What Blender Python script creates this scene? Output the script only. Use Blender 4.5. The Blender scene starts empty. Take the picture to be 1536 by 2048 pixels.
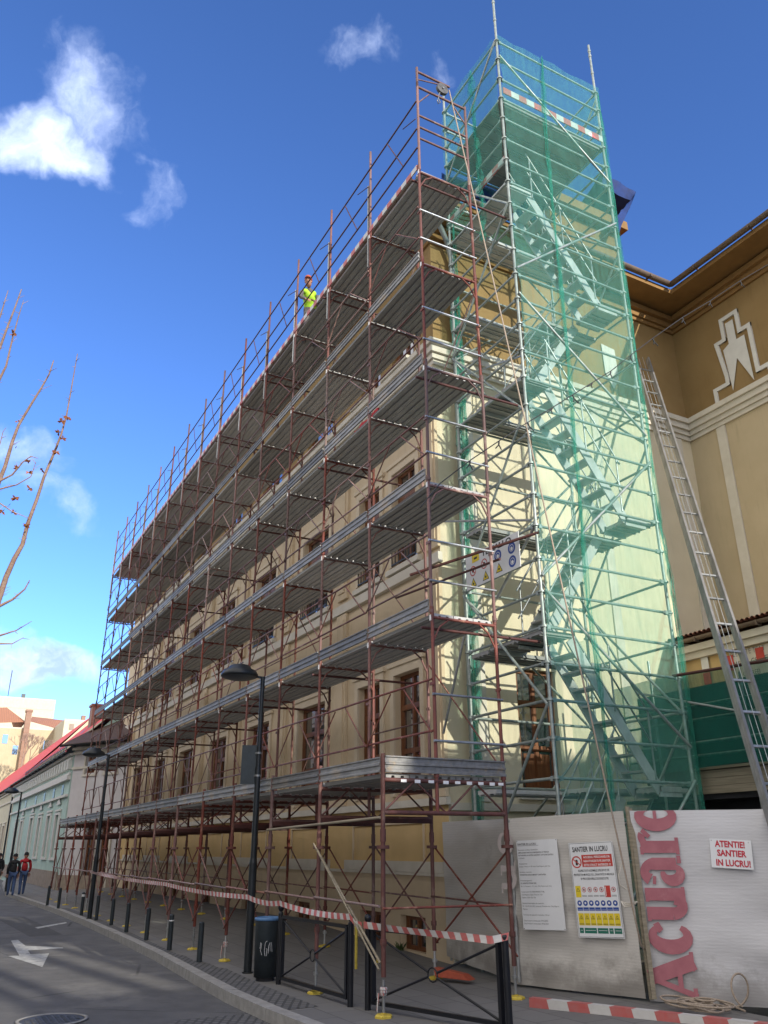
import bpy, bmesh, math, random
from mathutils import Vector, Matrix, noise
random.seed(7)
rnd = random.uniform
sc = bpy.context.scene
col = sc.collection
R = math.radians

# ------------------------------------------------------------------ camera
CP = Vector((9.2516, -5.7811, 1.6381)); yaw, pit, rol = R(61.43109), R(22.398), R(-0.29015); FPX = 1627.05
Fw = Vector((-math.sin(yaw)*math.cos(pit), math.cos(yaw)*math.cos(pit), math.sin(pit)))
Rt = Vector((math.cos(yaw), math.sin(yaw), 0)); Up = Rt.cross(Fw)
R2 = Rt*math.cos(rol) + Up*math.sin(rol); U2 = -Rt*math.sin(rol) + Up*math.cos(rol)
cam = bpy.data.cameras.new('camera'); camo = bpy.data.objects.new('camera', cam); col.objects.link(camo)
camo.matrix_world = Matrix(((R2.x, U2.x, -Fw.x, CP.x), (R2.y, U2.y, -Fw.y, CP.y), (R2.z, U2.z, -Fw.z, CP.z), (0, 0, 0, 1)))
cam.sensor_fit = 'HORIZONTAL'; cam.sensor_width = 36; cam.lens = 36*FPX/1536; cam.clip_start = .1; cam.clip_end = 3000
sc.camera = camo
# measuring helpers: a direction seen in the photograph (1536x2048) met with a real plane
def ray(px, py): return Fw*FPX + R2*(px-768) - U2*(py-1024)
def hx(px, py, X): d = ray(px, py); return CP + d*((X-CP.x)/d.x)
def hy(px, py, Y): d = ray(px, py); return CP + d*((Y-CP.y)/d.y)
def hz(px, py, Z=0): d = ray(px, py); return CP + d*((Z-CP.z)/d.z)
def at_(px, py, dist): r_ = ray(px, py); h = math.hypot(r_.x, r_.y); return CP.x+r_.x/h*dist, CP.y+r_.y/h*dist, CP.z+r_.z/h*dist

# ------------------------------------------------------------------ light
SUN = Vector((1, .17, .335)).normalized()
EL = math.asin(SUN.z); AZ = math.atan2(SUN.x, SUN.y)      # clockwise from +Y
w = bpy.data.worlds.new('World'); sc.world = w; w.use_nodes = True
sun = bpy.data.lights.new('sun', 'SUN'); so = bpy.data.objects.new('sun', sun); col.objects.link(so)
so.rotation_euler = SUN.to_track_quat('Z', 'Y').to_euler(); so.location = (30, 6, 30)
sun.energy = 2.7; sun.angle = R(.5); sun.color = (1, .93, .80)
sc.view_settings.view_transform = 'Standard'; sc.view_settings.look = 'None'; sc.view_settings.gamma = 1
sc.view_settings.exposure = 1.12
sc.render.engine = 'CYCLES'
sc.cycles.transparent_max_bounces = 24; sc.cycles.max_bounces = 8; sc.cycles.diffuse_bounces = 4

# ------------------------------------------------------------------ node helpers
class NT:
    def __init__(s, nt): s.nt = nt
    def n(s, typ, **kw):
        nd = s.nt.nodes.new(typ)
        for k, v in kw.items(): setattr(nd, k, v)
        return nd
    def put(s, sock, v):
        if hasattr(v, 'links') or isinstance(v, bpy.types.NodeSocket): s.nt.links.new(v, sock)
        else: sock.default_value = v
    def m(s, op, a, b=None, c=None, clamp=False):
        nd = s.n('ShaderNodeMath', operation=op, use_clamp=clamp)
        for i, v in enumerate((a, b, c)):
            if v is not None: s.put(nd.inputs[i], v)
        return nd.outputs[0]
    def vm(s, op, a, b=None):
        nd = s.n('ShaderNodeVectorMath', operation=op); s.put(nd.inputs[0], a)
        if b is not None: s.put(nd.inputs[1], b)
        return nd.outputs['Value'] if op in ('DOT_PRODUCT', 'LENGTH') else nd.outputs[0]
    def noise(s, vec, scale, detail=4, rough=.55, dim='3D'):
        nd = s.n('ShaderNodeTexNoise', noise_dimensions=dim); s.put(nd.inputs['Vector'], vec)
        nd.inputs['Scale'].default_value = scale; nd.inputs['Detail'].default_value = detail; nd.inputs['Roughness'].default_value = rough
        return nd.outputs['Fac']
    def ramp(s, f, stops):
        nd = s.n('ShaderNodeValToRGB'); s.put(nd.inputs[0], f); e = nd.color_ramp.elements
        while len(e) < len(stops): e.new(.5)
        for i, (p, c) in enumerate(stops):
            e[i].position = p; e[i].color = c if len(c) == 4 else (*c, 1)
        return nd.outputs[0]
    def mix(s, f, a, b, mode='MIX'):
        nd = s.n('ShaderNodeMix', data_type='RGBA', blend_type=mode); s.put(nd.inputs[0], f)
        s.put(nd.inputs[6], a if not isinstance(a, tuple) or len(a) == 4 else (*a, 1)); s.put(nd.inputs[7], b if not isinstance(b, tuple) or len(b) == 4 else (*b, 1))
        return nd.outputs[2]
    def smooth(s, x, a, b):
        nd = s.n('ShaderNodeMapRange', interpolation_type='SMOOTHSTEP'); s.put(nd.inputs[0], x)
        nd.inputs[1].default_value = a; nd.inputs[2].default_value = b
        return nd.outputs[0]

# sky with sunlit clouds that keep their own directions
T = NT(w.node_tree); w.node_tree.nodes.clear()
sky = T.n('ShaderNodeTexSky', sky_type='NISHITA', sun_disc=False, sun_elevation=EL, sun_rotation=AZ, altitude=300, air_density=.82, dust_density=.1, ozone_density=4.5)
geo = T.n('ShaderNodeTexCoord'); D = geo.outputs['Generated']
def skydir(px, py): return ray(px, py).normalized()
wob = T.n('ShaderNodeTexNoise'); T.put(wob.inputs['Vector'], D); wob.inputs['Scale'].default_value = 9; wob.inputs['Detail'].default_value = 5
wv = T.vm('SUBTRACT', wob.outputs['Color'], (.5, .5, .5)); ws = T.n('ShaderNodeVectorMath', operation='SCALE'); T.put(ws.inputs[0], wv); ws.inputs['Scale'].default_value = .16
Dw = T.vm('ADD', D, ws.outputs[0])
clouds = [(135, 175, 95, 120, -10, 1.0), (195, 250, 55, 60, 0, .8), (75, 290, 110, 75, 25, 1.25), (135, 320, 65, 60, 10, 1.1), (50, 235, 75, 50, 0, .9),
          (298, 398, 42, 48, 30, .52), (230, 215, 60, 90, -20, .55), (30, 1330, 150, 42, 6, 1.5), (105, 1345, 70, 26, 12, .9), (-40, 1290, 110, 50, 0, 1.1), (110, 1010, 75, 38, 25, .62), (40, 930, 110, 45, 30, .6),
          (755, 112, 80, 34, 8, .56), (920, 125, 42, 30, 0, .44), (500, 605, 50, 16, 30, .25), (200, 1000, 130, 22, 8, .26), (20, 1395, 70, 12, 0, .6), (650, 20, 50, 20, 0, .2), (60, 20, 80, 30, 20, .35)]
tot = None
for cx, cy, rx, ry, rot, a in clouds:
    d0 = skydir(cx, cy); k = ray(cx, cy).length
    u = (skydir(cx+10, cy)-d0).normalized(); v = d0.cross(u).normalized()
    c_, s_ = math.cos(R(rot)), math.sin(R(rot))
    u, v = u*c_ + v*s_, v*c_ - u*s_
    pu = T.m('DIVIDE', T.vm('DOT_PRODUCT', Dw, tuple(u)), rx/k); pv = T.m('DIVIDE', T.vm('DOT_PRODUCT', Dw, tuple(v)), ry/k)
    r2 = T.m('ADD', T.m('MULTIPLY', pu, pu), T.m('MULTIPLY', pv, pv))
    g = T.m('MULTIPLY', T.m('SUBTRACT', 1, T.m('MULTIPLY', r2, .45), clamp=True), a)
    g = T.m('MULTIPLY', g, T.smooth(T.vm('DOT_PRODUCT', D, tuple(d0)), .9, .97))
    tot = g if tot is None else T.m('MAXIMUM', tot, g)
fb = T.noise(Dw, 7, 9, .62); fb2 = T.noise(D, 26, 6, .6)
f = T.m('ADD', T.m('MULTIPLY', fb, .8), T.m('MULTIPLY', fb2, .25))
dens = T.m('MULTIPLY', T.smooth(T.m('ADD', T.m('MULTIPLY', tot, .9), T.m('MULTIPLY', T.m('SUBTRACT', f, .56), 2.0)), .22, 1.15), T.smooth(tot, .0, .3))
# a bank of bright cloud added out of view behind the viewer to fill the shaded facade
fill_bank = T.smooth(T.m('ADD', T.vm('DOT_PRODUCT', D, tuple(Vector((.25, -.9, .38)).normalized())), T.m('MULTIPLY', T.m('SUBTRACT', fb, .5), .5)), .22, .5)
hs = T.n('ShaderNodeHueSaturation'); T.put(hs.inputs['Color'], sky.outputs[0]); hs.inputs['Saturation'].default_value = 1.0; hs.inputs['Hue'].default_value = .502
cc = T.ramp(T.noise(Dw, 16, 7, .65), [(.32, (2.0, 2.6, 4.3)), (.66, (4.2, 4.8, 6.3))])
gm = T.n('ShaderNodeGamma'); T.put(gm.inputs[0], hs.outputs[0]); gm.inputs[1].default_value = 1.12
skyc = T.mix(1.0, gm.outputs[0], (.77, .84, .96), 'MULTIPLY')
skycol = T.mix(T.m('MULTIPLY', dens, .9), skyc, cc)
skycol = T.mix(T.m('MULTIPLY', fill_bank, .9), skycol, (5.9, 5.6, 5.3))
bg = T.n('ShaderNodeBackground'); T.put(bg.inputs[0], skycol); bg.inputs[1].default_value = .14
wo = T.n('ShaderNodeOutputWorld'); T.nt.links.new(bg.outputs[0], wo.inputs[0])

# ------------------------------------------------------------------ materials
MT = {}
def mat(name, c1, c2=None, scale=6, rough=.7, metal=0, bump=0, bscale=40, spec=.4, stretch=(1, 1, 1), lo=.35, hi=.65, c3=None, coord='Object', det=6):
    m = bpy.data.materials.new(name); m.use_nodes = True; t = NT(m.node_tree); b = m.node_tree.nodes['Principled BSDF']
    tc = t.n('ShaderNodeTexCoord'); mp = t.n('ShaderNodeMapping'); t.put(mp.inputs[0], tc.outputs[coord]); mp.inputs['Scale'].default_value = stretch
    V = mp.outputs[0]
    if c2 is None: c2 = tuple(x*.8 for x in c1)
    f = t.noise(V, scale, det, .6)
    st = [(lo, c1), (hi, c2)]
    cl = t.ramp(f, st)
    if c3 is not None: cl = t.mix(t.smooth(t.noise(V, scale*.37, 7, .7), .54, .68), cl, c3)
    if name in ('rust', 'rustpale', 'deckunder', 'galv', 'galvtube'):      # every tube and board has aged in its own way
        oi = t.n('ShaderNodeObjectInfo'); hv = t.n('ShaderNodeHueSaturation'); t.put(hv.inputs['Color'], cl)
        t.put(hv.inputs['Value'], t.m('ADD', .68, t.m('MULTIPLY', oi.outputs['Random'], .62))); t.put(hv.inputs['Saturation'], t.m('ADD', .7, t.m('MULTIPLY', t.m('FRACT', t.m('MULTIPLY', oi.outputs['Random'], 7.3)), .6))); cl = hv.outputs[0]
    if name.endswith('_wall') or name.endswith('_house'):                   # rain streaks and blotches in old plaster
        mq = t.n('ShaderNodeMapping'); t.put(mq.inputs[0], tc.outputs['Object']); mq.inputs['Scale'].default_value = (1, 1, .09)
        stn = t.m('MULTIPLY', t.smooth(t.noise(mq.outputs[0], 5, 7, .7), .5, .72), t.smooth(t.noise(tc.outputs['Object'], .6, 5), .4, .62))
        cl = t.mix(t.m('MULTIPLY', stn, .5), cl, tuple(x*.62 for x in c1))
    if name == 'asphalt':
        vo = t.n('ShaderNodeTexVoronoi', feature='DISTANCE_TO_EDGE'); t.put(vo.inputs['Vector'], t.vm('ADD', tc.outputs['Object'], t.vm('MULTIPLY', t.n('ShaderNodeTexNoise').outputs['Color'], (.5, .5, .5)))); vo.inputs['Scale'].default_value = .33
        crk = t.m('MULTIPLY', t.m('SUBTRACT', 1, t.smooth(vo.outputs['Distance'], .003, .012)), t.smooth(t.noise(tc.outputs['Object'], .5, 3), .45, .6))
        cl = t.mix(t.m('MULTIPLY', crk, .8), cl, (.03, .03, .03)); cl = t.mix(t.m('MULTIPLY', t.smooth(t.noise(tc.outputs['Object'], 55, 3, .7), .62, .72), .5), cl, (.26, .25, .24))
    t.put(b.inputs['Base Color'], cl); b.inputs['Roughness'].default_value = rough; b.inputs['Metallic'].default_value = metal
    b.inputs['Specular IOR Level'].default_value = spec
    if bump:
        bp = t.n('ShaderNodeBump'); bp.inputs['Strength'].default_value = bump; bp.inputs['Distance'].default_value = .02
        t.put(bp.inputs['Height'], t.noise(V, bscale, 4, .6)); t.put(b.inputs['Normal'], bp.outputs[0])
    MT[name] = m; m['t'] = 1
    return m
mat('rust', (.185, .07, .058), (.115, .05, .043), 9, .62, 0, .25, 60, c3=(.31, .20, .155), stretch=(1, 1, .45))
mat('rustpale', (.30, .19, .16), (.21, .12, .10), 9, .6, 0, .2)
mat('rustdark', (.085, .026, .022), (.05, .02, .018), 9, .6)
mat('galv', (.27, .27, .265), (.18, .18, .178), 14, .55, .2, .15, 50, stretch=(.4, 1, 1), c3=(.33, .28, .22))
mat('galvtube', (.40, .41, .41), (.28, .29, .29), 12, .38, .5, .1, 60)
mat('deckunder', (.43, .43, .42), (.36, .36, .35), 3.5, .6, .1, .3, 30, stretch=(.35, 1.6, 1), c3=(.39, .37, .34))
mat('towertube', (.33, .37, .35), (.22, .26, .245), 12, .42, .35, .1, 60)
mat('alu', (.27, .265, .26), (.18, .175, .17), 6, .45, .4, .2, stretch=(1, 1, .3))
mat('alupale', (.50, .51, .50), (.38, .39, .38), 6, .5, .1, .1)
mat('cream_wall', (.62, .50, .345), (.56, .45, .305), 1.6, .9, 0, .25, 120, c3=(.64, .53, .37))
mat('yellow_wall', (.62, .44, .21), (.54, .38, .17), 1.3, .9, 0, .3, 120, c3=(.50, .36, .19))
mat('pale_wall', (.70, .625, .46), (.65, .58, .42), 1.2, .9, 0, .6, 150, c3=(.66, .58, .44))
mat('ochre_wall', (.30, .20, .085), (.265, .172, .07), 1.2, .9, 0, .3, 120)
mat('wing_wall', (.50, .41, .27), (.455, .37, .24), 1.0, .9, 0, .3, 120)
mat('trim', (.62, .58, .50), (.55, .51, .43), 3, .85, 0, .2, 90)
mat('surround', (.64, .54, .40), (.58, .485, .355), 3, .9, 0, .2, 90)
mat('plaster_white', (.68, .67, .63), (.6, .59, .55), 3, .85)
mat('wood', (.20, .075, .028), (.12, .042, .016), 8, .45, 0, .1, stretch=(3, 3, .4))
mat('woodlight', (.50, .24, .06), (.36, .15, .04), 8, .5)
mat('plank', (.30, .26, .19), (.20, .17, .12), 5, .85, stretch=(.3, 2, 8))
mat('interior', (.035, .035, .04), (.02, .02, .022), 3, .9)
mat('curtain', (.5, .5, .52), (.35, .35, .38), 5, .9, stretch=(9, 1, .2))
mat('asphalt', (.135, .132, .130), (.100, .098, .097), 2.2, .85, 0, .5, 260, c3=(.165, .16, .152))
mat('asphalt_patch', (.095, .093, .092), (.075, .073, .072), 6, .9, 0, .5, 200)
mat('kerb', (.34, .33, .31), (.26, .25, .235), 7, .85, 0, .4, 80)
mat('roadpaint', (.50, .50, .48), (.27, .27, .26), 10, .8, c3=(.2, .2, .2))
mat('iron', (.11, .11, .11), (.06, .06, .06), 12, .6, .4, .4)
mat('darkmetal', (.018, .023, .028), (.012, .015, .018), 6, .38, .1, .1)
mat('blackpaint', (.012, .013, .018), (.008, .009, .012), 6, .33, 0, .1)
mat('greymetal', (.035, .045, .052), (.025, .033, .038), 8, .45, .2, .1)
mat('bluerim', (.10, .22, .42), (.07, .16, .33), 8, .5)
mat('yellow', (.62, .47, .06), (.45, .33, .05), 20, .6)
mat('redpaint', (.55, .055, .04), (.42, .04, .03), 9, .55)
mat('orange', (.42, .085, .04), (.32, .06, .03), 9, .5)
mat('white', (.78, .78, .77), (.68, .68, .67), 5, .6)
mat('signwhite', (.72, .73, .74), (.66, .67, .68), 3, .45)
mat('black', (.02, .02, .022), (.03, .03, .032), 5, .6)
mat('textred', (.50, .025, .05), (.45, .02, .04), 5, .6)
mat('fadedred', (.40, .145, .17), (.33, .11, .135), 6, .7, c3=(.45, .2, .22))
mat('fadedpink', (.53, .46, .44), (.46, .41, .39), 3, .8)
mat('blue', (.03, .08, .33), (.025, .06, .26), 5, .5)
mat('signyellow', (.75, .58, .03), (.68, .52, .03), 5, .5)
mat('signgreen', (.02, .16, .11), (.02, .12, .09), 5, .5)
mat('bluetarp', (.006, .035, .17), (.004, .02, .10), 3, .75, 0, .5, 8)
mat('rope', (.40, .33, .26), (.28, .22, .17), 60, .9)
mat('bark', (.36, .25, .20), (.24, .15, .11), 10, .85, 0, .4)
mat('leaf', (.35, .13, .05), (.22, .08, .03), 9, .8)
mat('weed', (.06, .10, .03), (.04, .07, .02), 9, .8)
mat('green_house', (.46, .60, .54), (.40, .54, .48), 2, .9, 0, .2)
mat('grey_house', (.60, .575, .58), (.54, .515, .52), 2, .9, 0, .2)
mat('cream_house', (.60, .55, .40), (.52, .48, .35), 2, .9)
mat('stone_plinth', (.34, .28, .22), (.25, .20, .16), 5, .9, 0, .3)
mat('roof_red', (.72, .10, .08), (.60, .08, .065), 3, .8)
mat('roof_dark', (.10, .06, .045), (.06, .038, .03), 8, .85, 0, .5, 30)
mat('gutter', (.16, .12, .09), (.11, .08, .065), 6, .5, .2)
mat('soffit', (.27, .155, .055), (.22, .125, .045), 3, .85)
mat('skin', (.42, .22, .15), (.38, .19, .13), 9, .6)
mat('vest', (.42, .72, .04), (.34, .62, .03), 12, .7)
mat('jeans', (.07, .12, .24), (.05, .08, .17), 12, .85)
mat('workgrey', (.13, .12, .12), (.09, .08, .085), 12, .85)
mat('redcloth', (.45, .02, .03), (.33, .015, .02), 12, .8)
mat('blackcloth', (.015, .015, .018), (.025, .025, .028), 12, .85)
mat('pipe', (.30, .33, .33), (.22, .25, .25), 6, .4, .3)

def brickmat(name, c1, c2, mortar, scale, bw=.5, rh=.25, ms=.02, rough=.85, bump=.5, off=.5, rot=(0, 0, 0), noisec=None):
    m = bpy.data.materials.new(name); m.use_nodes = True; t = NT(m.node_tree); b = m.node_tree.nodes['Principled BSDF']
    tc = t.n('ShaderNodeTexCoord'); mp = t.n('ShaderNodeMapping'); t.put(mp.inputs[0], tc.outputs['Object']); mp.inputs['Rotation'].default_value = rot
    br = t.n('ShaderNodeTexBrick', offset=off); t.put(br.inputs['Vector'], mp.outputs[0])
    for k, v in (('Color1', (*c1, 1)), ('Color2', (*c2, 1)), ('Mortar', (*mortar, 1)), ('Scale', scale), ('Mortar Size', ms), ('Brick Width', bw), ('Row Height', rh)): br.inputs[k].default_value = v
    nz = t.noise(tc.outputs['Object'], 3, 6, .6)
    t.put(b.inputs['Base Color'], t.mix(t.m('MULTIPLY', nz, .8), br.outputs['Color'], noisec or tuple(x*.7 for x in c1)))
    b.inputs['Roughness'].default_value = rough
    bp = t.n('ShaderNodeBump'); bp.inputs['Strength'].default_value = bump; bp.inputs['Distance'].default_value = .01
    t.put(bp.inputs['Height'], t.m('SUBTRACT', 1, br.outputs['Fac'])); t.put(b.inputs['Normal'], bp.outputs[0])
    MT[name] = m
brickmat('paving', (.185, .178, .17), (.145, .14, .134), (.06, .058, .055), 1, .6, .4, .008)
brickmat('cobble', (.16, .155, .15), (.10, .098, .095), (.02, .02, .018), 1, .13, .10, .016, bump=1, rot=(0, 0, R(28)))
brickmat('brick', (.34, .20, .14), (.28, .15, .10), (.36, .30, .24), 1, .25, .08, .01, rot=(R(90), 0, R(90)))
brickmat('tile_roof', (.50, .44, .24), (.42, .30, .17), (.18, .12, .08), 1, .22, .3, .02)
brickmat('tile_brown', (.28, .10, .06), (.20, .08, .05), (.05, .03, .02), 1, .2, .3, .02)
brickmat('tile_orange', (.50, .22, .12), (.42, .18, .10), (.22, .12, .08), 1, .3, .35, .03)

def glassmat(name, tint, rough=.04):
    m = bpy.data.materials.new(name); m.use_nodes = True; b = m.node_tree.nodes['Principled BSDF']; t = NT(m.node_tree)
    tc = t.n('ShaderNodeTexCoord'); t.put(b.inputs['Base Color'], t.ramp(t.noise(tc.outputs['Object'], 1.3, 2), [(.4, tint), (.6, tuple(x*1.7 for x in tint))]))
    b.inputs['Roughness'].default_value = rough; b.inputs['Specular IOR Level'].default_value = 1.0; b.inputs['IOR'].default_value = 2.4
    bp = t.n('ShaderNodeBump'); bp.inputs['Strength'].default_value = .04; t.put(bp.inputs['Height'], t.noise(tc.outputs['Object'], 2.2, 2)); t.put(b.inputs['Normal'], bp.outputs[0])
    MT[name] = m
glassmat('glass', (.02, .022, .026))

# open woven netting: threads with real gaps between them
def netmat(name, colr, cover, scale=5, vs=.5):
    m = bpy.data.materials.new(name); m.use_nodes = True; t = NT(m.node_tree); m.node_tree.nodes.remove(m.node_tree.nodes['Principled BSDF'])
    tc = t.n('ShaderNodeTexCoord'); mp = t.n('ShaderNodeMapping'); t.put(mp.inputs[0], tc.outputs['Object']); mp.inputs['Scale'].default_value = (1, 1, .12)
    streak = t.noise(mp.outputs[0], scale*3, 5, .65); big = t.noise(tc.outputs['Object'], .9, 3)
    cv = t.m('ADD', t.m('MULTIPLY', t.m('SUBTRACT', streak, .5), vs), t.m('ADD', cover, t.m('MULTIPLY', t.m('SUBTRACT', big, .5), .18)), clamp=True)
    df = t.n('ShaderNodeBsdfDiffuse'); df.inputs[0].default_value = (*colr, 1)
    tr = t.n('ShaderNodeBsdfTranslucent'); tr.inputs[0].default_value = (*colr, 1)
    mx = t.n('ShaderNodeMixShader'); mx.inputs[0].default_value = .45; t.nt.links.new(df.outputs[0], mx.inputs[1]); t.nt.links.new(tr.outputs[0], mx.inputs[2])
    tp = t.n('ShaderNodeBsdfTransparent'); tp.inputs[0].default_value = (.90, .97, .945, 1)
    m2 = t.n('ShaderNodeMixShader'); t.put(m2.inputs[0], cv); t.nt.links.new(tp.outputs[0], m2.inputs[1]); t.nt.links.new(mx.outputs[0], m2.inputs[2])
    t.nt.links.new(m2.outputs[0], m.node_tree.nodes['Material Output'].inputs[0]); MT[name] = m
netmat('net', (.17, .50, .41), .235, 5, .4)
netmat('netdense', (.08, .38, .30), .34, 9, 1.3)
netmat('netdark', (.02, .19, .145), .60, 6, .5)

def tarpmat(name, c1, c2, stain):
    m = bpy.data.materials.new(name); m.use_nodes = True; t = NT(m.node_tree); b = m.node_tree.nodes['Principled BSDF']
    tc = t.n('ShaderNodeTexCoord'); o = tc.outputs['Object']
    wv_ = t.n('ShaderNodeTexWave', wave_type='BANDS', bands_direction='Z'); t.put(wv_.inputs['Vector'], o); wv_.inputs['Scale'].default_value = 9; wv_.inputs['Distortion'].default_value = 3; wv_.inputs['Detail'].default_value = 3
    base = t.mix(t.noise(o, 1.1, 6, .6), c1, c2)
    base = t.mix(t.m('MULTIPLY', wv_.outputs['Fac'], .22), base, tuple(x*.75 for x in c2))
    base = t.mix(t.m('MULTIPLY', t.smooth(t.noise(o, 2.3, 9, .75), .56, .74), .55), base, stain)
    gp_ = t.n('ShaderNodeNewGeometry'); sz = t.n('ShaderNodeSeparateXYZ'); t.put(sz.inputs[0], gp_.outputs['Position'])
    dirt = t.m('SUBTRACT', 1, t.smooth(t.m('ADD', sz.outputs[2], t.m('MULTIPLY', t.m('SUBTRACT', t.noise(o, 3.5, 8, .7), .5), 1.1)), .02, .42))
    base = t.mix(t.m('MULTIPLY', dirt, .55), base, (.16, .14, .12))
    t.put(b.inputs['Base Color'], base); b.inputs['Roughness'].default_value = .5
    bp = t.n('ShaderNodeBump'); bp.inputs['Strength'].default_value = .3; bp.inputs['Distance'].default_value = .02
    mp = t.n('ShaderNodeMapping'); t.put(mp.inputs[0], o); mp.inputs['Scale'].default_value = (1, 1, 4)
    t.put(bp.inputs['Height'], t.noise(mp.outputs[0], 4, 6, .6)); t.put(b.inputs['Normal'], bp.outputs[0]); MT[name] = m
tarpmat('tarp_grey', (.60, .57, .52), (.48, .46, .43), (.27, .245, .21))
tarpmat('tarp_white', (.60, .595, .60), (.50, .495, .51), (.30, .285, .27))

def stripemat(name, period, axis=0, tilt=0):
    m = bpy.data.materials.new(name); m.use_nodes = True; t = NT(m.node_tree); b = m.node_tree.nodes['Principled BSDF']
    uv = t.n('ShaderNodeUVMap'); sp = t.n('ShaderNodeSeparateXYZ'); t.put(sp.inputs[0], uv.outputs[0])
    x = t.m('ADD', sp.outputs[0], t.m('MULTIPLY', sp.outputs[1], tilt))
    fr = t.m('FRACT', t.m('DIVIDE', x, period)); st = t.m('GREATER_THAN', fr, .5)
    tc = t.n('ShaderNodeTexCoord'); nz = t.noise(tc.outputs['Object'], 12, 5)
    cl = t.mix(st, (.46, .06, .055), (.58, .57, .55)); cl = t.mix(t.m('MULTIPLY', nz, .5), cl, (.3, .27, .25))
    t.put(b.inputs['Base Color'], cl); b.inputs['Roughness'].default_value = .55; MT[name] = m
stripemat('stripe', .36); stripemat('stripe_beam', .5, tilt=.25); stripemat('stripe_tape', .17, tilt=.35)

# ------------------------------------------------------------------ mesh builder
class MB:
    def __init__(s): s.v = []; s.f = []; s.sm = []; s.uv = {}; s.cuts = []
    def cut(s): s.cuts.append((len(s.v), len(s.f)))   # what follows is a piece of its own
    def add(s, vs, fs, smooth=False):
        o = len(s.v); s.v += [tuple(p) for p in vs]; s.f += [tuple(o+i for i in f) for f in fs]; s.sm += [smooth]*len(fs); return o
    def quad(s, a, b, c, d, uv=None):
        s.add([a, b, c, d], [(0, 1, 2, 3)])
        if uv: s.uv[len(s.f)-1] = uv
    def box(s, x0, x1, y0, y1, z0, z1):
        v = [(x, y, z) for z in (z0, z1) for y in (y0, y1) for x in (x0, x1)]
        s.add(v, [(0, 2, 3, 1), (4, 5, 7, 6), (0, 1, 5, 4), (2, 6, 7, 3), (0, 4, 6, 2), (1, 3, 7, 5)]); return s
    def obox(s, c, ax, ay, az, hx_, hy_, hz_):   # oriented box
        c = Vector(c); ax, ay, az = Vector(ax)*hx_, Vector(ay)*hy_, Vector(az)*hz_
        v = [c+ax*i+ay*j+az*k for k in (-1, 1) for j in (-1, 1) for i in (-1, 1)]
        s.add(v, [(0, 2, 3, 1), (4, 5, 7, 6), (0, 1, 5, 4), (2, 6, 7, 3), (0, 4, 6, 2), (1, 3, 7, 5)]); return s
    def bar(s, p, q, w_, h_, up=(0, 0, 1)):      # rectangular bar
        p, q = Vector(p), Vector(q); d = (q-p).normalized(); sd = d.cross(Vector(up))
        if sd.length < 1e-4: sd = d.cross(Vector((1, 0, 0)))
        sd.normalize(); u = sd.cross(d); return s.obox((p+q)/2, d, sd, u, (q-p).length/2, w_/2, h_/2)
    def tube(s, p, q, r, r2=None, n=8, cap=True):
        p, q = Vector(p), Vector(q); r2 = r if r2 is None else r2; d = (q-p)
        if d.length < 1e-6: return s
        d.normalize(); a = d.orthogonal().normalized(); b = d.cross(a)
        cs = [(math.cos(2*math.pi*i/n), math.sin(2*math.pi*i/n)) for i in range(n)]
        v = [p+(a*c+b*t)*r for c, t in cs] + [q+(a*c+b*t)*r2 for c, t in cs]
        s.add(v, [(i, (i+1) % n, n+(i+1) % n, n+i) for i in range(n)], True)
        if cap: s.add(v[:n], [tuple(range(n-1, -1, -1))]); s.add(v[n:], [tuple(range(n))])
        return s
    def path(s, pts, rs, n=7):
        pts = [Vector(p) for p in pts]; m = len(pts)
        if not isinstance(rs, (list, tuple)): rs = [rs]*m
        prev = None; rings = []
        for i, p in enumerate(pts):
            d = (pts[min(i+1, m-1)]-pts[max(i-1, 0)]).normalized()
            a = d.orthogonal().normalized() if prev is None else (prev - d*prev.dot(d)).normalized()
            prev = a; b = d.cross(a); rings += [p+(a*math.cos(2*math.pi*k/n)+b*math.sin(2*math.pi*k/n))*rs[i] for k in range(n)]
        fs = [(i*n+k, i*n+(k+1) % n, (i+1)*n+(k+1) % n, (i+1)*n+k) for i in range(m-1) for k in range(n)]
        s.add(rings, fs, True); s.add(rings[:n], [tuple(range(n-1, -1, -1))]); s.add(rings[-n:], [tuple(range(n))]); return s
    def lathe(s, prof, cx=0, cy=0, n=20, smooth=True):
        v = [(cx+r*math.cos(2*math.pi*k/n), cy+r*math.sin(2*math.pi*k/n), z) for r, z in prof for k in range(n)]
        s.add(v, [(i*n+k, i*n+(k+1) % n, (i+1)*n+(k+1) % n, (i+1)*n+k) for i in range(len(prof)-1) for k in range(n)], smooth); return s
    def extx(s, prof, x0, x1, closed=True):      # extrude (y,z) outline along x
        n = len(prof); v = [(x0, y, z) for y, z in prof] + [(x1, y, z) for y, z in prof]
        fs = [(i, (i+1) % n, n+(i+1) % n, n+i) for i in range(n if closed else n-1)]
        if closed: fs += [tuple(range(n-1, -1, -1)), tuple(range(n, 2*n))]
        s.add(v, fs); return s
    def exty(s, prof, y0, y1):                   # extrude (x,z) outline along y
        n = len(prof); v = [(x, y0, z) for x, z in prof] + [(x, y1, z) for x, z in prof]
        s.add(v, [(i, n+i, n+(i+1) % n, (i+1) % n) for i in range(n)] + [tuple(range(n)), tuple(range(2*n-1, n-1, -1))]); return s
    def mesh(s, name, m):
        me = bpy.data.meshes.new(name); me.from_pydata(s.v, [], s.f); me.polygons.foreach_set('use_smooth', s.sm)
        if s.uv:
            ul = me.uv_layers.new(name='UVMap')
            for fi, uv in s.uv.items():
                for li, c in zip(me.polygons[fi].loop_indices, uv): ul.data[li].uv = c
        me.materials.append(MT[m] if isinstance(m, str) else m); me.update(); return me
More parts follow.
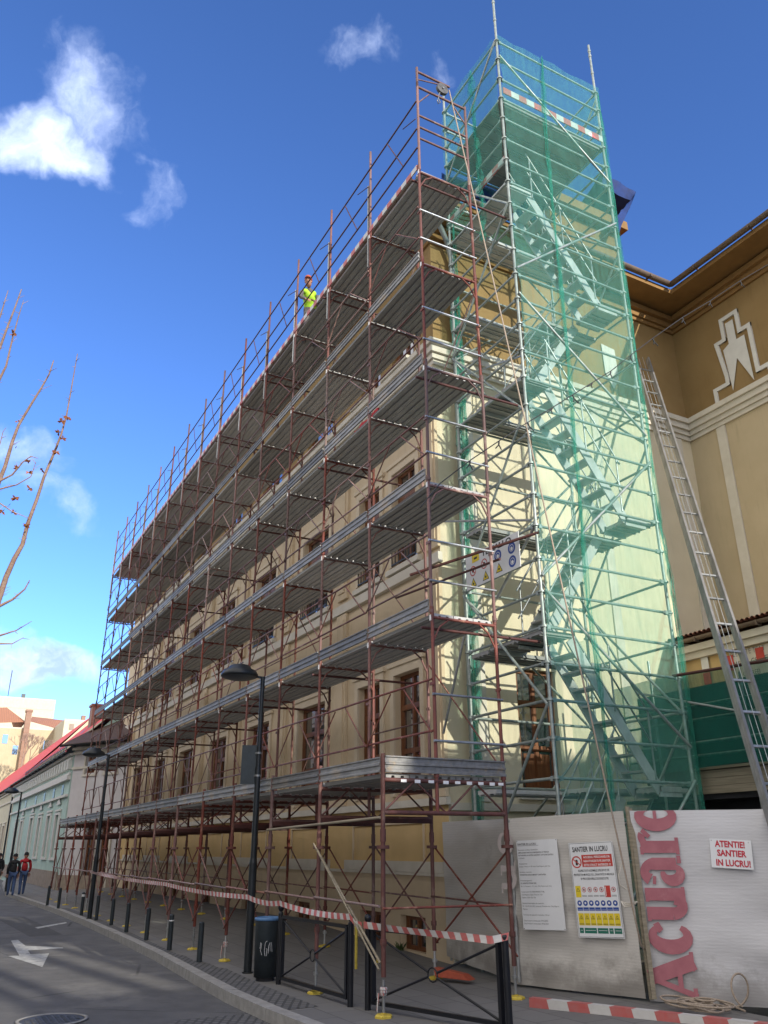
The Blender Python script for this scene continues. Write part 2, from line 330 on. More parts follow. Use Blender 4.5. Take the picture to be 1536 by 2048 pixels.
    def build(s, name, m, parent=None, mod=None):
        o = bpy.data.objects.new(name, s.mesh(name, m)); col.objects.link(o)
        if parent is not None: o.parent = parent
        return o
def B(): return MB()
def tag(o, label, cat, group=None, kind=None):
    if label: o['label'] = label
    if cat: o['category'] = cat
    if group: o['group'] = group
    if kind: o['kind'] = kind
    return o
def empty(name, loc=(0, 0, 0), rz=0):
    o = bpy.data.objects.new(name, None); o.location = loc; o.rotation_euler = (0, 0, rz); o.empty_display_size = .2; col.objects.link(o); return o
KIDS = {}
def copy_tree(o, parent=None, loc=None):
    c = o.copy(); col.objects.link(c)
    if parent is not None: c.parent = parent
    if loc is not None: c.location = loc
    for ch in [x for x in col.objects if x.parent == o]: copy_tree(ch, c)
    return c
def link(me, name, parent, loc=(0, 0, 0), rz=0):
    o = bpy.data.objects.new(name, me); o.location = loc; o.rotation_euler = (0, 0, rz); o.parent = parent; col.objects.link(o); return o
def textmesh(s, size, bold=.0, align='LEFT', sx=1.0, ls=1.0):
    cu = bpy.data.curves.new('t', 'FONT'); cu.body = s; cu.size = size; cu.offset = bold*size; cu.align_x = align; cu.space_line = ls; cu.resolution_u = 2
    o = bpy.data.objects.new('t', cu); col.objects.link(o); bpy.context.view_layer.update()
    me = bpy.data.meshes.new_from_object(o.evaluated_get(bpy.context.evaluated_depsgraph_get())); bpy.data.objects.remove(o)
    vs = [(v.co.x*sx, v.co.y) for v in me.vertices]; fs = [tuple(p.vertices) for p in me.polygons]; bpy.data.meshes.remove(me); return vs, fs
class Sheet:  # a flat frame in space for signs and lettering: origin, right, up, out
    def __init__(s, o, r, u): s.o = Vector(o); s.r = Vector(r).normalized(); s.u = Vector(u).normalized(); s.n = s.r.cross(s.u)
    def p(s, x, y, z=0): return s.o + s.r*x + s.u*y + s.n*z
    def text(s, b, t, x, y, size, z=.006, **k):
        vs, fs = textmesh(t, size, **k); b.add([s.p(x+a, y+c, z) for a, c in vs], fs)
    def rect(s, b, x0, y0, x1, y1, z): b.add([s.p(x0, y0, z), s.p(x1, y0, z), s.p(x1, y1, z), s.p(x0, y1, z)], [(0, 1, 2, 3)])
    def slab(s, b, x0, y0, x1, y1, z0, z1): b.obox(s.p((x0+x1)/2, (y0+y1)/2, (z0+z1)/2), s.r, s.u, s.n, (x1-x0)/2, (y1-y0)/2, (z1-z0)/2)
    def disc(s, b, x, y, r, z, n=18, r0=0):
        if r0: v = [s.p(x+q*math.cos(2*math.pi*i/n), y+q*math.sin(2*math.pi*i/n), z) for q in (r0, r) for i in range(n)]; b.add(v, [(i, (i+1) % n, n+(i+1) % n, n+i) for i in range(n)])
        else: b.add([s.p(x+r*math.cos(2*math.pi*i/n), y+r*math.sin(2*math.pi*i/n), z) for i in range(n)], [tuple(range(n))])
    def tri(s, b, x, y, r, z): b.add([s.p(x+r*math.cos(a), y+r*math.sin(a), z) for a in (R(90), R(210), R(330))], [(0, 1, 2)])
    def line(s, b, x0, y0, x1, y1, w_, z):
        d = Vector((x1-x0, y1-y0)).normalized()*w_/2; b.add([s.p(x0-d.y, y0+d.x, z), s.p(x0+d.y, y0-d.x, z), s.p(x1+d.y, y1-d.x, z), s.p(x1-d.y, y1+d.x, z)], [(0, 1, 2, 3)])

# ================================================================== GROUND
def zfoot(x, y):
    t = max(0., min(1., (y+.9)/2.9)); zw = max(-.05, min(.2, -.05+(-3-x)*.045))
    return -.12 + t*(zw+.12) if x < 3 else -.12+t*.07
kerb = [(-120, 12), (-60, 1.0), (-45, -.75), (-33.3, -1.62), (-21.4, -1.30), (-16, -1.28), (-11.1, -1.35), (-7.5, -1.45), (-4.6, -1.62), (-2.7, -1.72), (-1.2, -1.72), (.2, -1.66), (2.2, -1.35), (5, -.6), (9, 1.2), (14, 4), (30, 12)]
def kerby(x):
    for (a, b), (c, d) in zip(kerb, kerb[1:]):
        if a <= x <= c: return b+(d-b)*(x-a)/(c-a)
    return 12
b = B(); g = []
b.quad((-1500, -1500, -.262), (1500, -1500, -.262), (1500, 1500, -.262), (-1500, 1500, -.262))
tag(b.build('ground', 'asphalt'), None, None, kind='structure')
b = B(); b.quad((-140, -10.5, -.25), (60, -10.5, -.25), (60, 14, -.25), (-140, 14, -.25)); tag(b.build('road', 'asphalt'), None, None, kind='structure')
xs = [-60+i*1.0 for i in range(0, 91)]
b = B()
for x0, x1 in zip(xs, xs[1:]):
    for j in range(6):
        q = []
        for x, jj in ((x0, j), (x1, j), (x1, j+1), (x0, j+1)):
            y0 = kerby(x)+.17; y1 = max(2.6, y0+3); y = y0+(y1-y0)*jj/6; q.append((x, y, zfoot(x, y)))
        b.add(q, [(0, 1, 2, 3)])
tag(b.build('pavement', 'paving'), None, None, kind='structure')
b = B()   # kerbstones, each a block with a small joint
L = 0; pts = []
for (a, c), (d, e) in zip(kerb[1:-1], kerb[2:-1]):
    n = max(1, round(math.hypot(d-a, e-c)/.95))
    for i in range(n): pts.append((a+(d-a)*i/n, c+(e-c)*i/n))
pts.append(kerb[-2])
for (a, c), (d, e) in zip(pts, pts[1:]):
    v = Vector((d-a, e-c, 0)); l = v.length; v.normalize(); nn = Vector((-v.y, v.x, 0)); zt = -.112+rnd(-.003, .003)
    b.obox(Vector((a+d, c+e, 0))/2+nn*.085+Vector((0, 0, zt-.15)), v, nn, (0, 0, 1), l/2-.006, .085, .15)
tag(b.build('kerb', 'kerb'), None, None, kind='structure')
# cobbled strips beside the kerb and at the road corner
b = B()
for x0, x1 in zip(xs, xs[1:]):
    if -22 < x0 < -1:
        b.add([(x, kerby(x)+.172+dy, zfoot(x, kerby(x)+.17+dy)+.004) for x, dy in ((x0, 0), (x1, 0), (x1, .42), (x0, .42))], [(0, 1, 2, 3)])
tag(b.build('cobble_strip', 'cobble'), None, None, kind='structure')
b = B()
for x0, x1 in [(-1.75, -.5), (-.5, 1), (1, 3), (3, 6), (6, 9)]:
    b.add([(x0, kerby(x0)-.005, -.246), (x0-.05 if x0 < -1 else x0, -3.2 if x0 > -1 else -2.6, -.246), (x1, -3.6, -.246), (x1, kerby(x1)-.005, -.246)], [(0, 1, 2, 3)])
tag(b.build('cobbled_road_edge', 'cobble'), None, None, kind='structure')
b = B(); P = [(-9.5, -4.6), (-4.4, -4.9), (-4.3, -5.6), (-9.4, -5.4)]; b.add([(x, y, -.2465) for x, y in P], [(0, 1, 2, 3)])
P = [(-20, -2.3), (-13.5, -2.15), (-13.4, -2.9), (-19.8, -3.1)]; b.add([(x, y, -.2465) for x, y in P], [(0, 1, 2, 3)])
tag(b.build('road_patch', 'asphalt_patch'), None, None, kind='structure')
b = B(); ar = [(65, 1540), (105, 1535), (150, 1570), (370, 1580), (375, 1585), (165, 1597), (180, 1620), (290, 1615), (250, 1695), (45, 1630), (115, 1628)]
P = [hz(x*.33854, 1360+y*.33854, -.246) for x, y in ar]; b.add(P, [(0, 1, 2, 3, 4, 5), (0, 5, 6, 10), (9, 10, 6, 7, 8)])
P = [hz(x*.33854, 1360+y*.33854, -.246) for x, y in [(205, 1462), (390, 1430), (395, 1436), (225, 1468)]]; b.add(P, [(0, 1, 2, 3)])
tag(b.build('road_marking', 'roadpaint'), None, None, kind='structure')
b = B(); c = Vector((-2.52, -3.9, -.245)); b.add([(c.x+.36*math.cos(i*.2618), c.y+.36*math.sin(i*.2618), -.240) for i in range(24)], [tuple(range(24))])
o = b.build('manhole_cover', 'iron'); tag(o, 'round cast iron manhole cover set in the asphalt road', 'manhole cover')
b = B()
for i in range(-4, 5):
    for j in range(-4, 5):
        if i*i+j*j < 18: b.box(c.x+i*.07-.022, c.x+i*.07+.022, c.y+j*.07-.022, c.y+j*.07+.022, -.2399, -.233)
b.build('cover_studs', 'iron', o)
b = B(); b.lathe([(.37, -.2405), (.37, -.232), (.41, -.232), (.41, -.2405)], c.x, c.y, 28); b.build('cover_frame', 'kerb', o)

# ================================================================== CORNER BUILDING
WX = -2.85; WY = 2.0; IY = 9.41; XL = -30.4; ZT = 14.45
def wall(b, o, u, L, z0, z1, holes, depth, nin):
    """wall with openings; o origin, u along, nin inward normal"""
    o, u, nin = Vector(o), Vector(u), Vector(nin)
    us = sorted({0., L} | {h[0] for h in holes} | {h[1] for h in holes}); zs = sorted({z0, z1} | {h[2] for h in holes} | {h[3] for h in holes})
    def P(a, z, d=0): q = o+u*a+nin*d; return (q.x, q.y, z)
    for a, c in zip(us, us[1:]):
        for e, f_ in zip(zs, zs[1:]):
            ma, mz = (a+c)/2, (e+f_)/2
            if any(h[0] < ma < h[1] and h[2] < mz < h[3] for h in holes): continue
            b.add([P(a, e), P(c, e), P(c, f_), P(a, f_)], [(0, 1, 2, 3)])
    for h in holes:
        a, c, e, f_ = h
        b.add([P(a, e), P(a, e, depth), P(a, f_, depth), P(a, f_)], [(0, 1, 2, 3)]); b.add([P(c, e), P(c, f_), P(c, f_, depth), P(c, e, depth)], [(0, 1, 2, 3)])
        b.add([P(a, f_), P(a, f_, depth), P(c, f_, depth), P(c, f_)], [(0, 1, 2, 3)]); b.add([P(a, e), P(c, e), P(c, e, depth), P(a, e, depth)], [(0, 1, 2, 3)])
bld = empty('corner_building', (XL, WY, 0)); tag(bld, 'long cream and ochre corner building with brown windows, standing behind the scaffolding', 'building')
BL = bld.location.copy()
class P0:  # parent wrapper: build in world coordinates below an Empty that has a location
    pass
def kid(b, name, m, parent):
    off = Vector((0, 0, 0)); p = parent
    while p is not None: off += p.location; p = p.parent
    b.v = [(x-off.x, y-off.y, z-off.z) for x, y, z in b.v]
    if b.cuts:
        ks = sorted(set([(0, 0)]+b.cuts+[(len(b.v), len(b.f))])); o = None
        for (v0, f0), (v1, f1) in zip(ks, ks[1:]):
            if f1 == f0: continue
            c = B(); c.v = b.v[v0:v1]; c.f = [tuple(i-v0 for i in f) for f in b.f[f0:f1]]; c.sm = b.sm[f0:f1]; o = c.build(name, m, parent)
        return o
    return b.build(name, m, parent)
# facade A holes measured along x from XL
def A(x): return x-XL
pair = [(-4.62, -3.64), (-6.16, -5.18)]
singles = [(-8.6-3.5*i-.8, -8.6-3.5*i+.8) for i in range(6)]
cols = pair+singles
lo_, mid_, up_, base_ = [], [], [], []
for a, c_ in cols:
    lo_.append((A(a), A(c_), 2.5, 4.72)); mid_.append((A(a), A(c_), 6.95, 9.02)); up_.append((A(a), A(c_), 11.42, 12.3))
    base_.append((A(a)+.1, min(A(c_), A(a)+.95), .02, .55))
b = B(); wall(b, (XL, WY, 0), (1, 0, 0), WX-XL, -.3, 1.2, base_, .22, (0, 1, 0)); kid(b, 'plinth_wall', 'cream_wall', bld)
b = B(); wall(b, (XL, WY, 0), (1, 0, 0), WX-XL, 1.2, 2.3, [], .2, (0, 1, 0)); kid(b, 'ground_floor_wall', 'yellow_wall', bld)
b = B(); wall(b, (XL, WY, 0), (1, 0, 0), WX-XL, 2.3, 10.9, lo_+mid_, .26, (0, 1, 0)); kid(b, 'wall', 'cream_wall', bld)
b = B(); wall(b, (XL, WY, 0), (1, 0, 0), WX-XL, 10.9, ZT, up_, .2, (0, 1, 0)); kid(b, 'upper_wall', 'ochre_wall', bld)
# facade B: along +y from the corner; inward is -x
bw = (3.57-WY, 4.5-WY, 2.5, 4.72)
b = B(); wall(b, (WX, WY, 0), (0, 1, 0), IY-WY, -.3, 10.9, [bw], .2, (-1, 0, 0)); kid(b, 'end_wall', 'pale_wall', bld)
b = B(); wall(b, (WX, WY, 0), (0, 1, 0), IY-WY, 10.9, ZT, [], .2, (-1, 0, 0)); kid(b, 'upper_end_wall', 'ochre_wall', bld)
WE = 5.4
b = B(); wall(b, (WX, IY, 0), (1, 0, 0), WE-WX, -.3, 10.9, [], .2, (0, 1, 0)); b.quad((WE, IY, -.3), (WE, 22, -.3), (WE, 22, 10.9), (WE, IY, 10.9)); kid(b, 'wing_wall', 'wing_wall', bld)
b = B(); wall(b, (WX, IY, 0), (1, 0, 0), WE-WX, 10.9, ZT, [], .2, (0, 1, 0)); b.quad((WE, IY, 10.9), (WE, 22, 10.9), (WE, 22, ZT), (WE, IY, ZT)); kid(b, 'upper_wing_wall', 'ochre_wall', bld)
b = B(); b.quad((XL, WY, -.3), (XL, 22, -.3), (XL, 22, ZT), (XL, WY, ZT)); b.quad((XL, 22, -.3), (WE, 22, -.3), (WE, 22, ZT), (XL, 22, ZT)); kid(b, 'rear_wall', 'cream_wall', bld)
# cornice moulding round the building
def cornice(b, z, prof):
    for (o0, h0, h1) in prof:
        b.box(XL-o0, WX+o0, WY-o0, WY+.001, z+h0, z+h1)
        b.box(WX-.001, WX+o0, WY+.0015, IY-o0, z+h0, z+h1)
        b.box(WX+.0012, WE+o0, IY-o0-.0005, IY+.001, z+h0, z+h1)
b = B(); cornice(b, 0, [(.05, 10.82, 10.93), (.10, 10.932, 11.05), (.16, 11.052, 11.2), (.22, 11.202, 11.33)]); kid(b, 'cornice', 'trim', bld)
b = B(); cornice(b, 0, [(.06, 13.95, 14.05), (.12, 14.052, 14.2), (.22, 14.202, 14.34)]); kid(b, 'eaves_moulding', 'soffit', bld)
b = B(); OV = .85
b.box(XL-.4, WX+OV, WY-OV, WY-.002, 14.40, 14.52); b.box(WX+.002, WX+OV-.001, WY, IY-OV, 14.401, 14.519); b.box(WX+.004, WE+.4, IY-OV+.001, IY-.002, 14.402, 14.518); kid(b, 'soffit', 'soffit', bld)
b = B()   # hipped roof
e0, e1, e2, e3 = (XL-.4, WY-OV, 14.53), (WX+OV, WY-OV, 14.53), (WX+OV, IY-OV, 14.53), (WE+.4, IY-OV, 14.53)
r0, r1, r2 = (XL+3, 9, 18.3), (-7.5, 9, 18.3), (WE, 15, 18)
b.add([e0, e1, r1, r0], [(0, 1, 2, 3)]); b.add([e1, e2, (-5, 11.8, 17), r1], [(0, 1, 2, 3)]); b.add([e2, e3, (WE+.4, 15, 18), (-5, 11.8, 17)], [(0, 1, 2, 3)]); b.add([e0, r0, (XL-.4, 16, 14.53)], [(0, 1, 2)])
b.add([r0, r1, (-5, 11.8, 17), (WE+.4, 15, 18), (WE+.4, 22, 14.53), (XL, 22, 14.53)], [(0, 1, 2, 3, 4, 5)]); kid(b, 'roof', 'tile_brown', bld)
def gutter(b, p, q, r=.085):
    p, q = Vector(p), Vector(q); d = (q-p).normalized(); sd = Vector((-d.y, d.x, 0)); n = 9
    v = [c_+sd*r*math.cos(math.pi*k/(n-1)+math.pi)+Vector((0, 0, 1))*r*math.sin(math.pi*k/(n-1)+math.pi) for c_ in (p, q) for k in range(n)]
    b.add(v, [(k, k+1, n+k+1, n+k) for k in range(n-1)], True)
    v = [c_+sd*(r-.008)*math.cos(math.pi*k/(n-1)+math.pi)+Vector((0, 0, 1))*(r-.008)*math.sin(math.pi*k/(n-1)+math.pi) for c_ in (p, q) for k in range(n)]
    b.add(v, [(k+1, k, n+k, n+k+1) for k in range(n-1)], True)
    m = int((q-p).length/1.4)
    for i in range(m):
        c_ = p+(q-p)*(i+.5)/m; b.obox(c_+Vector((0, 0, -.045)), d, sd, (0, 0, 1), .012, r*1.06, .05)
b = B(); gz = 14.6; go = OV+.09
gutter(b, (WX+go, WY-go, gz), (WX+go, IY-go, gz)); gutter(b, (WX+go, IY-go, gz), (WE+.5, IY-go, gz)); gutter(b, (XL-.4, WY-go, gz), (WX+go, WY-go, gz)); kid(b, 'gutter', 'gutter', bld)
# ledges, panels, pilasters on facade A
b = B(); b.box(XL, WX+.03, WY-.05, WY-.001, 1.19, 1.24)
prev = WX+.0
for a, c_ in [(-6.68, -3.0)]+[(s_[0]-.35, s_[1]+.35) for s_ in singles]: b.cut(); b.box(a, c_, WY-.055, WY-.0012, 1.243, 1.41)
kid(b, 'ledge', 'trim', bld)
b = B()
for a, c_ in [(-6.37, -3.62)]+[(s_[0]-.15, s_[1]+.15) for s_ in singles]:
    b.cut()
    for (x0, x1, z0, z1) in ((a, c_, 2.02, 2.06), (a, a+.04, 1.42, 2.019), (c_-.04, c_, 1.42, 2.019)): b.box(x0, x1, WY-.03, WY-.001, z0, z1)
kid(b, 'panel_moulding', 'cream_wall', bld)
b = B()
for x in [-3.02, -6.95]+[-10.35-3.5*i for i in range(6)]:
    for z0, z1 in ((2.42, 6.5), (6.85, 10.8)):
        b.cut()
        b.box(x-.24, x+.2 if x > -3.1 else x+.24, WY-.07, WY-.001, z0, z1); b.box(x-.16, x+.14 if x > -3.1 else x+.16, WY-.10, WY-.0701, z0+.15, z1-.15)
kid(b, 'pilaster', 'cream_wall', bld)
b = B(); b.box(XL, WX+.08, WY-.09, WY-.0015, 2.29, 2.41); b.cut(); b.box(XL, WX+.08, WY-.10, WY-.0016, 6.52, 6.72); b.cut()
b.box(WX+.001, WX+.08, WY+.01, IY-.02, 2.2, 2.32); kid(b, 'string_course', 'trim', bld)
b = B()
for a, c_ in cols:
    for z0, z1 in ((2.5, 4.72), (6.95, 9.02)):
        b.cut()
        b.box(a-.14, a, WY-.045, WY-.001, z0, z1+.16); b.box(c_, c_+.14, WY-.045, WY-.001, z0, z1+.16); b.box(a, c_, WY-.0445, WY-.001, z1, z1+.16)
        b.box(a-.2, c_+.2, WY-.085, WY-.001, z1+.162, z1+.24)
kid(b, 'window_surround', 'surround', bld)
b = B()
for a, c_ in cols: b.cut(); b.box(a-.16, c_+.16, WY-.12, WY-.002, 6.77, 6.88); b.cut(); b.box(a-.1, c_+.1, WY-.26, WY-.002, 11.335, 11.41)
b.cut(); b.box(WX+.002, WX+.09, 3.45, 4.62, 2.4, 2.49)
kid(b, 'window_sill', 'trim', bld)
# windows: timber frame, sashes, glass, curtains
def window(a, c_, z0, z1, y, parent, grille=False, axis='x', light=False):
    def bx(b, u0, u1, d0, d1, e0, e1):
        if axis == 'x': b.box(u0, u1, y+d0, y+d1, e0, e1)
        else: b.box(y-d1, y-d0, u0, u1, e0, e1)
    f = B(); t = .07
    bx(f, a, a+t, .12, .2, z0, z1); bx(f, c_-t, c_, .12, .2, z0, z1); bx(f, a+t, c_-t, .12, .2, z1-t, z1); bx(f, a+t, c_-t, .12, .2, z0, z0+t)
    n = 2 if c_-a > 1.2 else 1
    tz = z1-(z1-z0)*.28 if z1-z0 > 1.5 else None
    W = (c_-a-2*t)
    if n == 2: bx(f, (a+c_)/2-.06, (a+c_)/2+.06, .10, .19, z0+t, z1-t)
    else: bx(f, (a+c_)/2-.035, (a+c_)/2+.035, .11, .19, z0+t, z1-t)
    if tz: bx(f, a+t, c_-t, .105, .185, tz-.05, tz+.05); bx(f, a+t, c_-t, .107, .183, z0+.75, z0+.84) if z1-z0 > 2.1 else None
    for k in range(2):
        u0 = a+t+k*W/2; u1 = u0+W/2
        for (p_, q_) in ((u0+.005, u0+.05), (u1-.05, u1-.005)): bx(f, p_, q_, .125, .178, z0+t, z1-t)
    if z1-z0 > 2.1: bx(f, a+t+.1, c_-t-.1, .14, .175, z0+t, z0+.7)
    fo = kid(f, 'window', 'woodlight' if light else 'wood', parent)
    g_ = B(); bx(g_, a+t, c_-t, .152, .160, z0+t, z1-t); kid(g_, 'pane', 'glass', fo)
    r_ = B(); bx(r_, a, c_, .24, .26, z0, z1); 
    kid(r_, 'window_back', 'interior', fo)
    if grille:
        q_ = B(); k = int((c_-a)/.14)
        for i in range(k+1): q_.tube((a+(c_-a)*i/k, y-.03, z0), (a+(c_-a)*i/k, y-.03, z1-.02), .012, n=5)
        q_.bar((a, y-.03, z0+.02), (c_, y-.03, z0+.02), .03, .03); q_.bar((a, y-.03, z1-.04), (c_, y-.03, z1-.04), .03, .03); kid(q_, 'grille', 'darkmetal', fo)
    return fo
for a, c_ in cols:
    window(a, c_, 2.5, 4.72, WY, bld); window(a, c_, 6.95, 9.02, WY, bld)
    f = window(a, c_, 11.42, 12.3, WY, bld)
    x0 = A(a)+.1+XL; window(x0, min(c_, a+.95), .02, .55, WY, bld)
window(3.57, 4.5, 2.5, 4.72, WX, bld, axis='y')
# balcony-like railing grilles on a few middle windows
for a, c_ in cols[:4]:
    q_ = B(); k = int((c_-a)/.13)
    for i in range(k+1): q_.tube((a+(c_-a)*i/k, WY-.05, 6.95), (a+(c_-a)*i/k, WY-.05, 7.62), .011, n=5)
    q_.bar((a, WY-.05, 7.63), (c_, WY-.05, 7.63), .03, .03); q_.bar((a, WY-.05, 6.98), (c_, WY-.05, 6.98), .03, .03); kid(q_, 'window_railing', 'darkmetal', bld)
# flat strips and emblem reliefs
b = B()
for y in (2.75, 6.28): b.cut(); b.box(WX+.001, WX+.035, y-.11, y+.11, 2.35, 10.81)
for y in (8.95,): b.cut(); b.box(WX+.001, WX+.035, y-.11, y+.11, 2.35, 10.81)
for x in (-1.92, 1.2, 4.2): b.cut(); b.box(x-.12, x+.12, IY-.035, IY-.001, 2.35, 10.81)
kid(b, 'wall_strip', 'trim', bld)
def emblem(b, f, ox):
    """stepped outline band and pointed shield; f(u, z, depth) -> world point"""
    out = [(-.98, 11.33), (-.98, 11.80), (-.60, 11.80), (-.60, 12.02), (-.72, 12.95), (-.48, 12.95), (-.48, 13.5), (-.04, 13.5), (-.04, 12.95), (.22, 12.95), (.22, 11.72), (.52, 11.72), (.52, 11.33)]
    wd = .10
    for (a, c_), (d, e) in zip(out, out[1:]):
        v = Vector((d-a, e-c_)); l = v.length; v.normalize(); nn = Vector((-v.y, v.x))
        p_ = [Vector((a, c_))-v*wd*.5, Vector((d, e))+v*wd*.5]
        k = .034+.0013*out.index((a, c_))
        q = [p_[0]+nn*wd/2, p_[0]-nn*wd/2, p_[1]-nn*wd/2, p_[1]+nn*wd/2]
        b.add([f(ox+s_.x, s_.y, k) for s_ in q]+[f(ox+s_.x, s_.y, 0.001) for s_ in q], [(0, 1, 2, 3), (4, 7, 6, 5), (0, 4, 5, 1), (1, 5, 6, 2), (2, 6, 7, 3), (3, 7, 4, 0)])
    sh = [(-.38, 13.35), (-.16, 13.35), (-.16, 12.78), (.06, 12.78), (.08, 11.52), (-.24, 12.3), (-.50, 11.55), (-.56, 12.7), (-.38, 12.78)]
    b.add([f(ox+a, z, .03) for a, z in sh], [(0, 1, 2, 8), (8, 2, 3, 5), (3, 4, 5), (8, 5, 7), (5, 6, 7)])
b = B(); emblem(b, lambda u, z, d: (u, IY-d, z-.03), -.90); b.cut(); emblem(b, lambda u, z, d: (u, IY-d, z), 2.4); kid(b, 'emblem_relief', 'plaster_white', bld)
b = B(); b.add([(WX+.03, u, z) for u, z in [(6.78, 12.85), (7.2, 12.8), (7.22, 12.0), (7.02, 11.65), (6.8, 12.05)]], [(0, 1, 2, 3, 4)]); kid(b, 'end_wall_relief', 'plaster_white', bld)
# downpipe at the corner, wrapped in net lower down
b = B(); b.tube((WX+.14, 2.45, -.1), (WX+.14, 2.45, 13.6), .065, n=12); b.path([(WX+.14, 2.45, 13.6), (WX+.2, 2.3, 14.0), (WX+.75, 1.5, 14.4), (WX+.9, 1.3, 14.55)], .06)
for z in (1, 3, 5, 7, 9, 11, 13): b.tube((WX+.14, 2.45, z), (WX+.14, 2.45, z+.06), .08, n=12)
kid(b, 'downpipe', 'pipe', bld)

# blue tarpaulin over the eaves
t0 = B()
def crumple(b, grid, amp=.06, s=3):
    nr, nc = len(grid), len(grid[0]); vs = []
    for r_ in grid:
        for p in r_: p = Vector(p); n_ = noise.noise_vector(p*s); vs.append(p+n_*amp)
    b.add(vs, [(i*nc+j, i*nc+j+1, (i+1)*nc+j+1, (i+1)*nc+j) for i in range(nr-1) for j in range(nc-1)], True)
def gridquad(a, b_, c_, d, m, n): # a->b along, d->c
    a, b_, c_, d = map(Vector, (a, b_, c_, d)); return [[(a.lerp(b_, j/n)).lerp(d.lerp(c_, j/n), i/m) for j in range(n+1)] for i in range(m+1)]
X1 = -1.85
pt = lambda x, y, X=X1: hx(x, y, X)
b = B(); crumple(b, gridquad(pt(1205, 345), pt(1272, 385, X1+.1), pt(1262, 402), pt(1205, 372), 8, 14), .035, 4); crumple(b, gridquad(pt(1262, 402), pt(1272, 385, X1+.1), pt(1238, 466), pt(1226, 440), 10, 8), .04, 4)
crumple(b, gridquad(pt(1205, 345), pt(1272, 385, X1+.1), (-3.2, 8.2, 16.9), (-3.2, 6.6, 16.9), 8, 10), .04, 4)
tag(b.build('tarpaulin', 'bluetarp'), 'crumpled blue tarpaulin hanging off the roof edge right of the green netted tower', 'tarpaulin')
b = B(); b.exty([(-3.4, 16.0), (-2.0, 15.9), (-2.0, 16.15), (-3.4, 17.0)], 5.0, 7.35); o_ = b
b.box(-3.6, -2.3, 5.1, 7.25, 14.5, 15.95); kid(b, 'dormer', 'soffit', bld)
b = B(); crumple(b, gridquad((-1.9, 1.7, 14.7), (-1.9, 4.6, 14.7), (-2.05, 4.6, 15.7), (-2.2, 1.9, 15.4), 10, 22), .12, 2.5)
tag(b.build('tarpaulin', 'bluetarp'), 'blue tarpaulin over the corner eaves behind the netting at the tower top', 'tarpaulin')

# ================================================================== RED FACADE SCAFFOLD
BW = 1.863; NB = 14; ZB = 2.44; ZD = [2.44, 4.61, 6.61, 8.61, 10.61, 12.61]; YI = 1.05
scf = empty('facade_scaffold', (0, 0, 0)); tag(scf, 'rusty red frame scaffolding with steel decks along the whole street facade', 'scaffolding')
def frame(h, low=0):
    b = B(); r = .0245
    for y in (0, YI):
        b.tube((0, y, -low), (0, y, h), r); b.tube((0, y, h-.03), (0, y, h+.10), r+.006); b.tube((0, y, .02), (0, y, .06), r+.012)
        b.box(-.05, .05, y-.012 if y else y-.035, y+.012 if y else y-.02, h-.98, h-.94)
    b.tube((0, 0, h-.05), (0, YI, h-.05), .022)
    for y0, y1 in ((0, .27), (YI, YI-.27)): b.path([(0, y0, h-.40), (0, y0+(y1-y0)*.45, h-.17), (0, y1, h-.06)], .014, 6)
    b.tube((0, 0, h-.14) if low else (0, 0, h-.16), (0, .02, h-.16), .02); return b
me20 = frame(2.0).mesh('frame', 'rust'); me21 = frame(2.17, .42).mesh('frame', 'rust')
me20p = frame(2.0).mesh('frame', 'rustpale')
for i in range(NB+1):
    link(me21, 'frame', scf, (-i*BW, 0, ZD[0]))
    for k in range(1, 5): link(me20 if rnd(0, 1) < .85 else me20p, 'frame', scf, (-i*BW+rnd(-.008, .008), rnd(-.006, .006), ZD[k])).rotation_euler = (rnd(-.004, .004), rnd(-.004, .004), rnd(-.02, .02))
# tag stickers
b = B(); b.box(-.02, .02, -.031, -.0265, -.10, -.02); tp_ = b.mesh('tag_plate', 'white')
for i in range(NB+1):
    for k in range(1, 6): link(tp_, 'tag_plate', scf, (-i*BW, 0, ZD[k]))
b = B()  # guard posts of the top deck
b.tube((0, 0, 0), (0, 0, 2.12), .0245); gp = b.mesh('guard_post', 'rust'); 
b = B(); b.tube((-.05, 0, -.75), (-.05, 0, 1.25), .019); sp_ = b.mesh('post_sleeve', 'galvtube')
for i in range(NB+1):
    link(gp, 'guard_post', scf, (-i*BW, 0, ZD[5])); 
    if i: link(sp_, 'post_sleeve', scf, (-i*BW, -.02, ZD[5]))
# end frame above the top deck
b = B(); b.tube((0, YI, ZD[5]), (0, YI, 14.66), .0245)
for z in (14.61, 15.0): b.tube((0, -.02, z), (0, YI if z < 15 else .72, z), .023)
b.tube((0, 0, 14.6), (0, 0, 15.1), .0245)
for z in (13.9, 13.35, 13.62): b.tube((0, 0, z), (0, YI, z), .02)
b.path([(0, 0, 14.2), (0, .25, 14.55)], .014); b.path([(0, YI, 14.2), (0, YI-.28, 14.56)], .014); b.tube((0, 0, 14.8), (0, .7, 15.0), .012)
b.build('end_frame', 'rust', scf)
b = B()
for k in range(5):
    for dz in (.47, 1.07): b.cut(); b.tube((.03, -.04, ZD[k]+dz), (.03, YI+.04, ZD[k]+dz), .0175)
kid(b, 'end_guardrail', 'galvtube', scf)
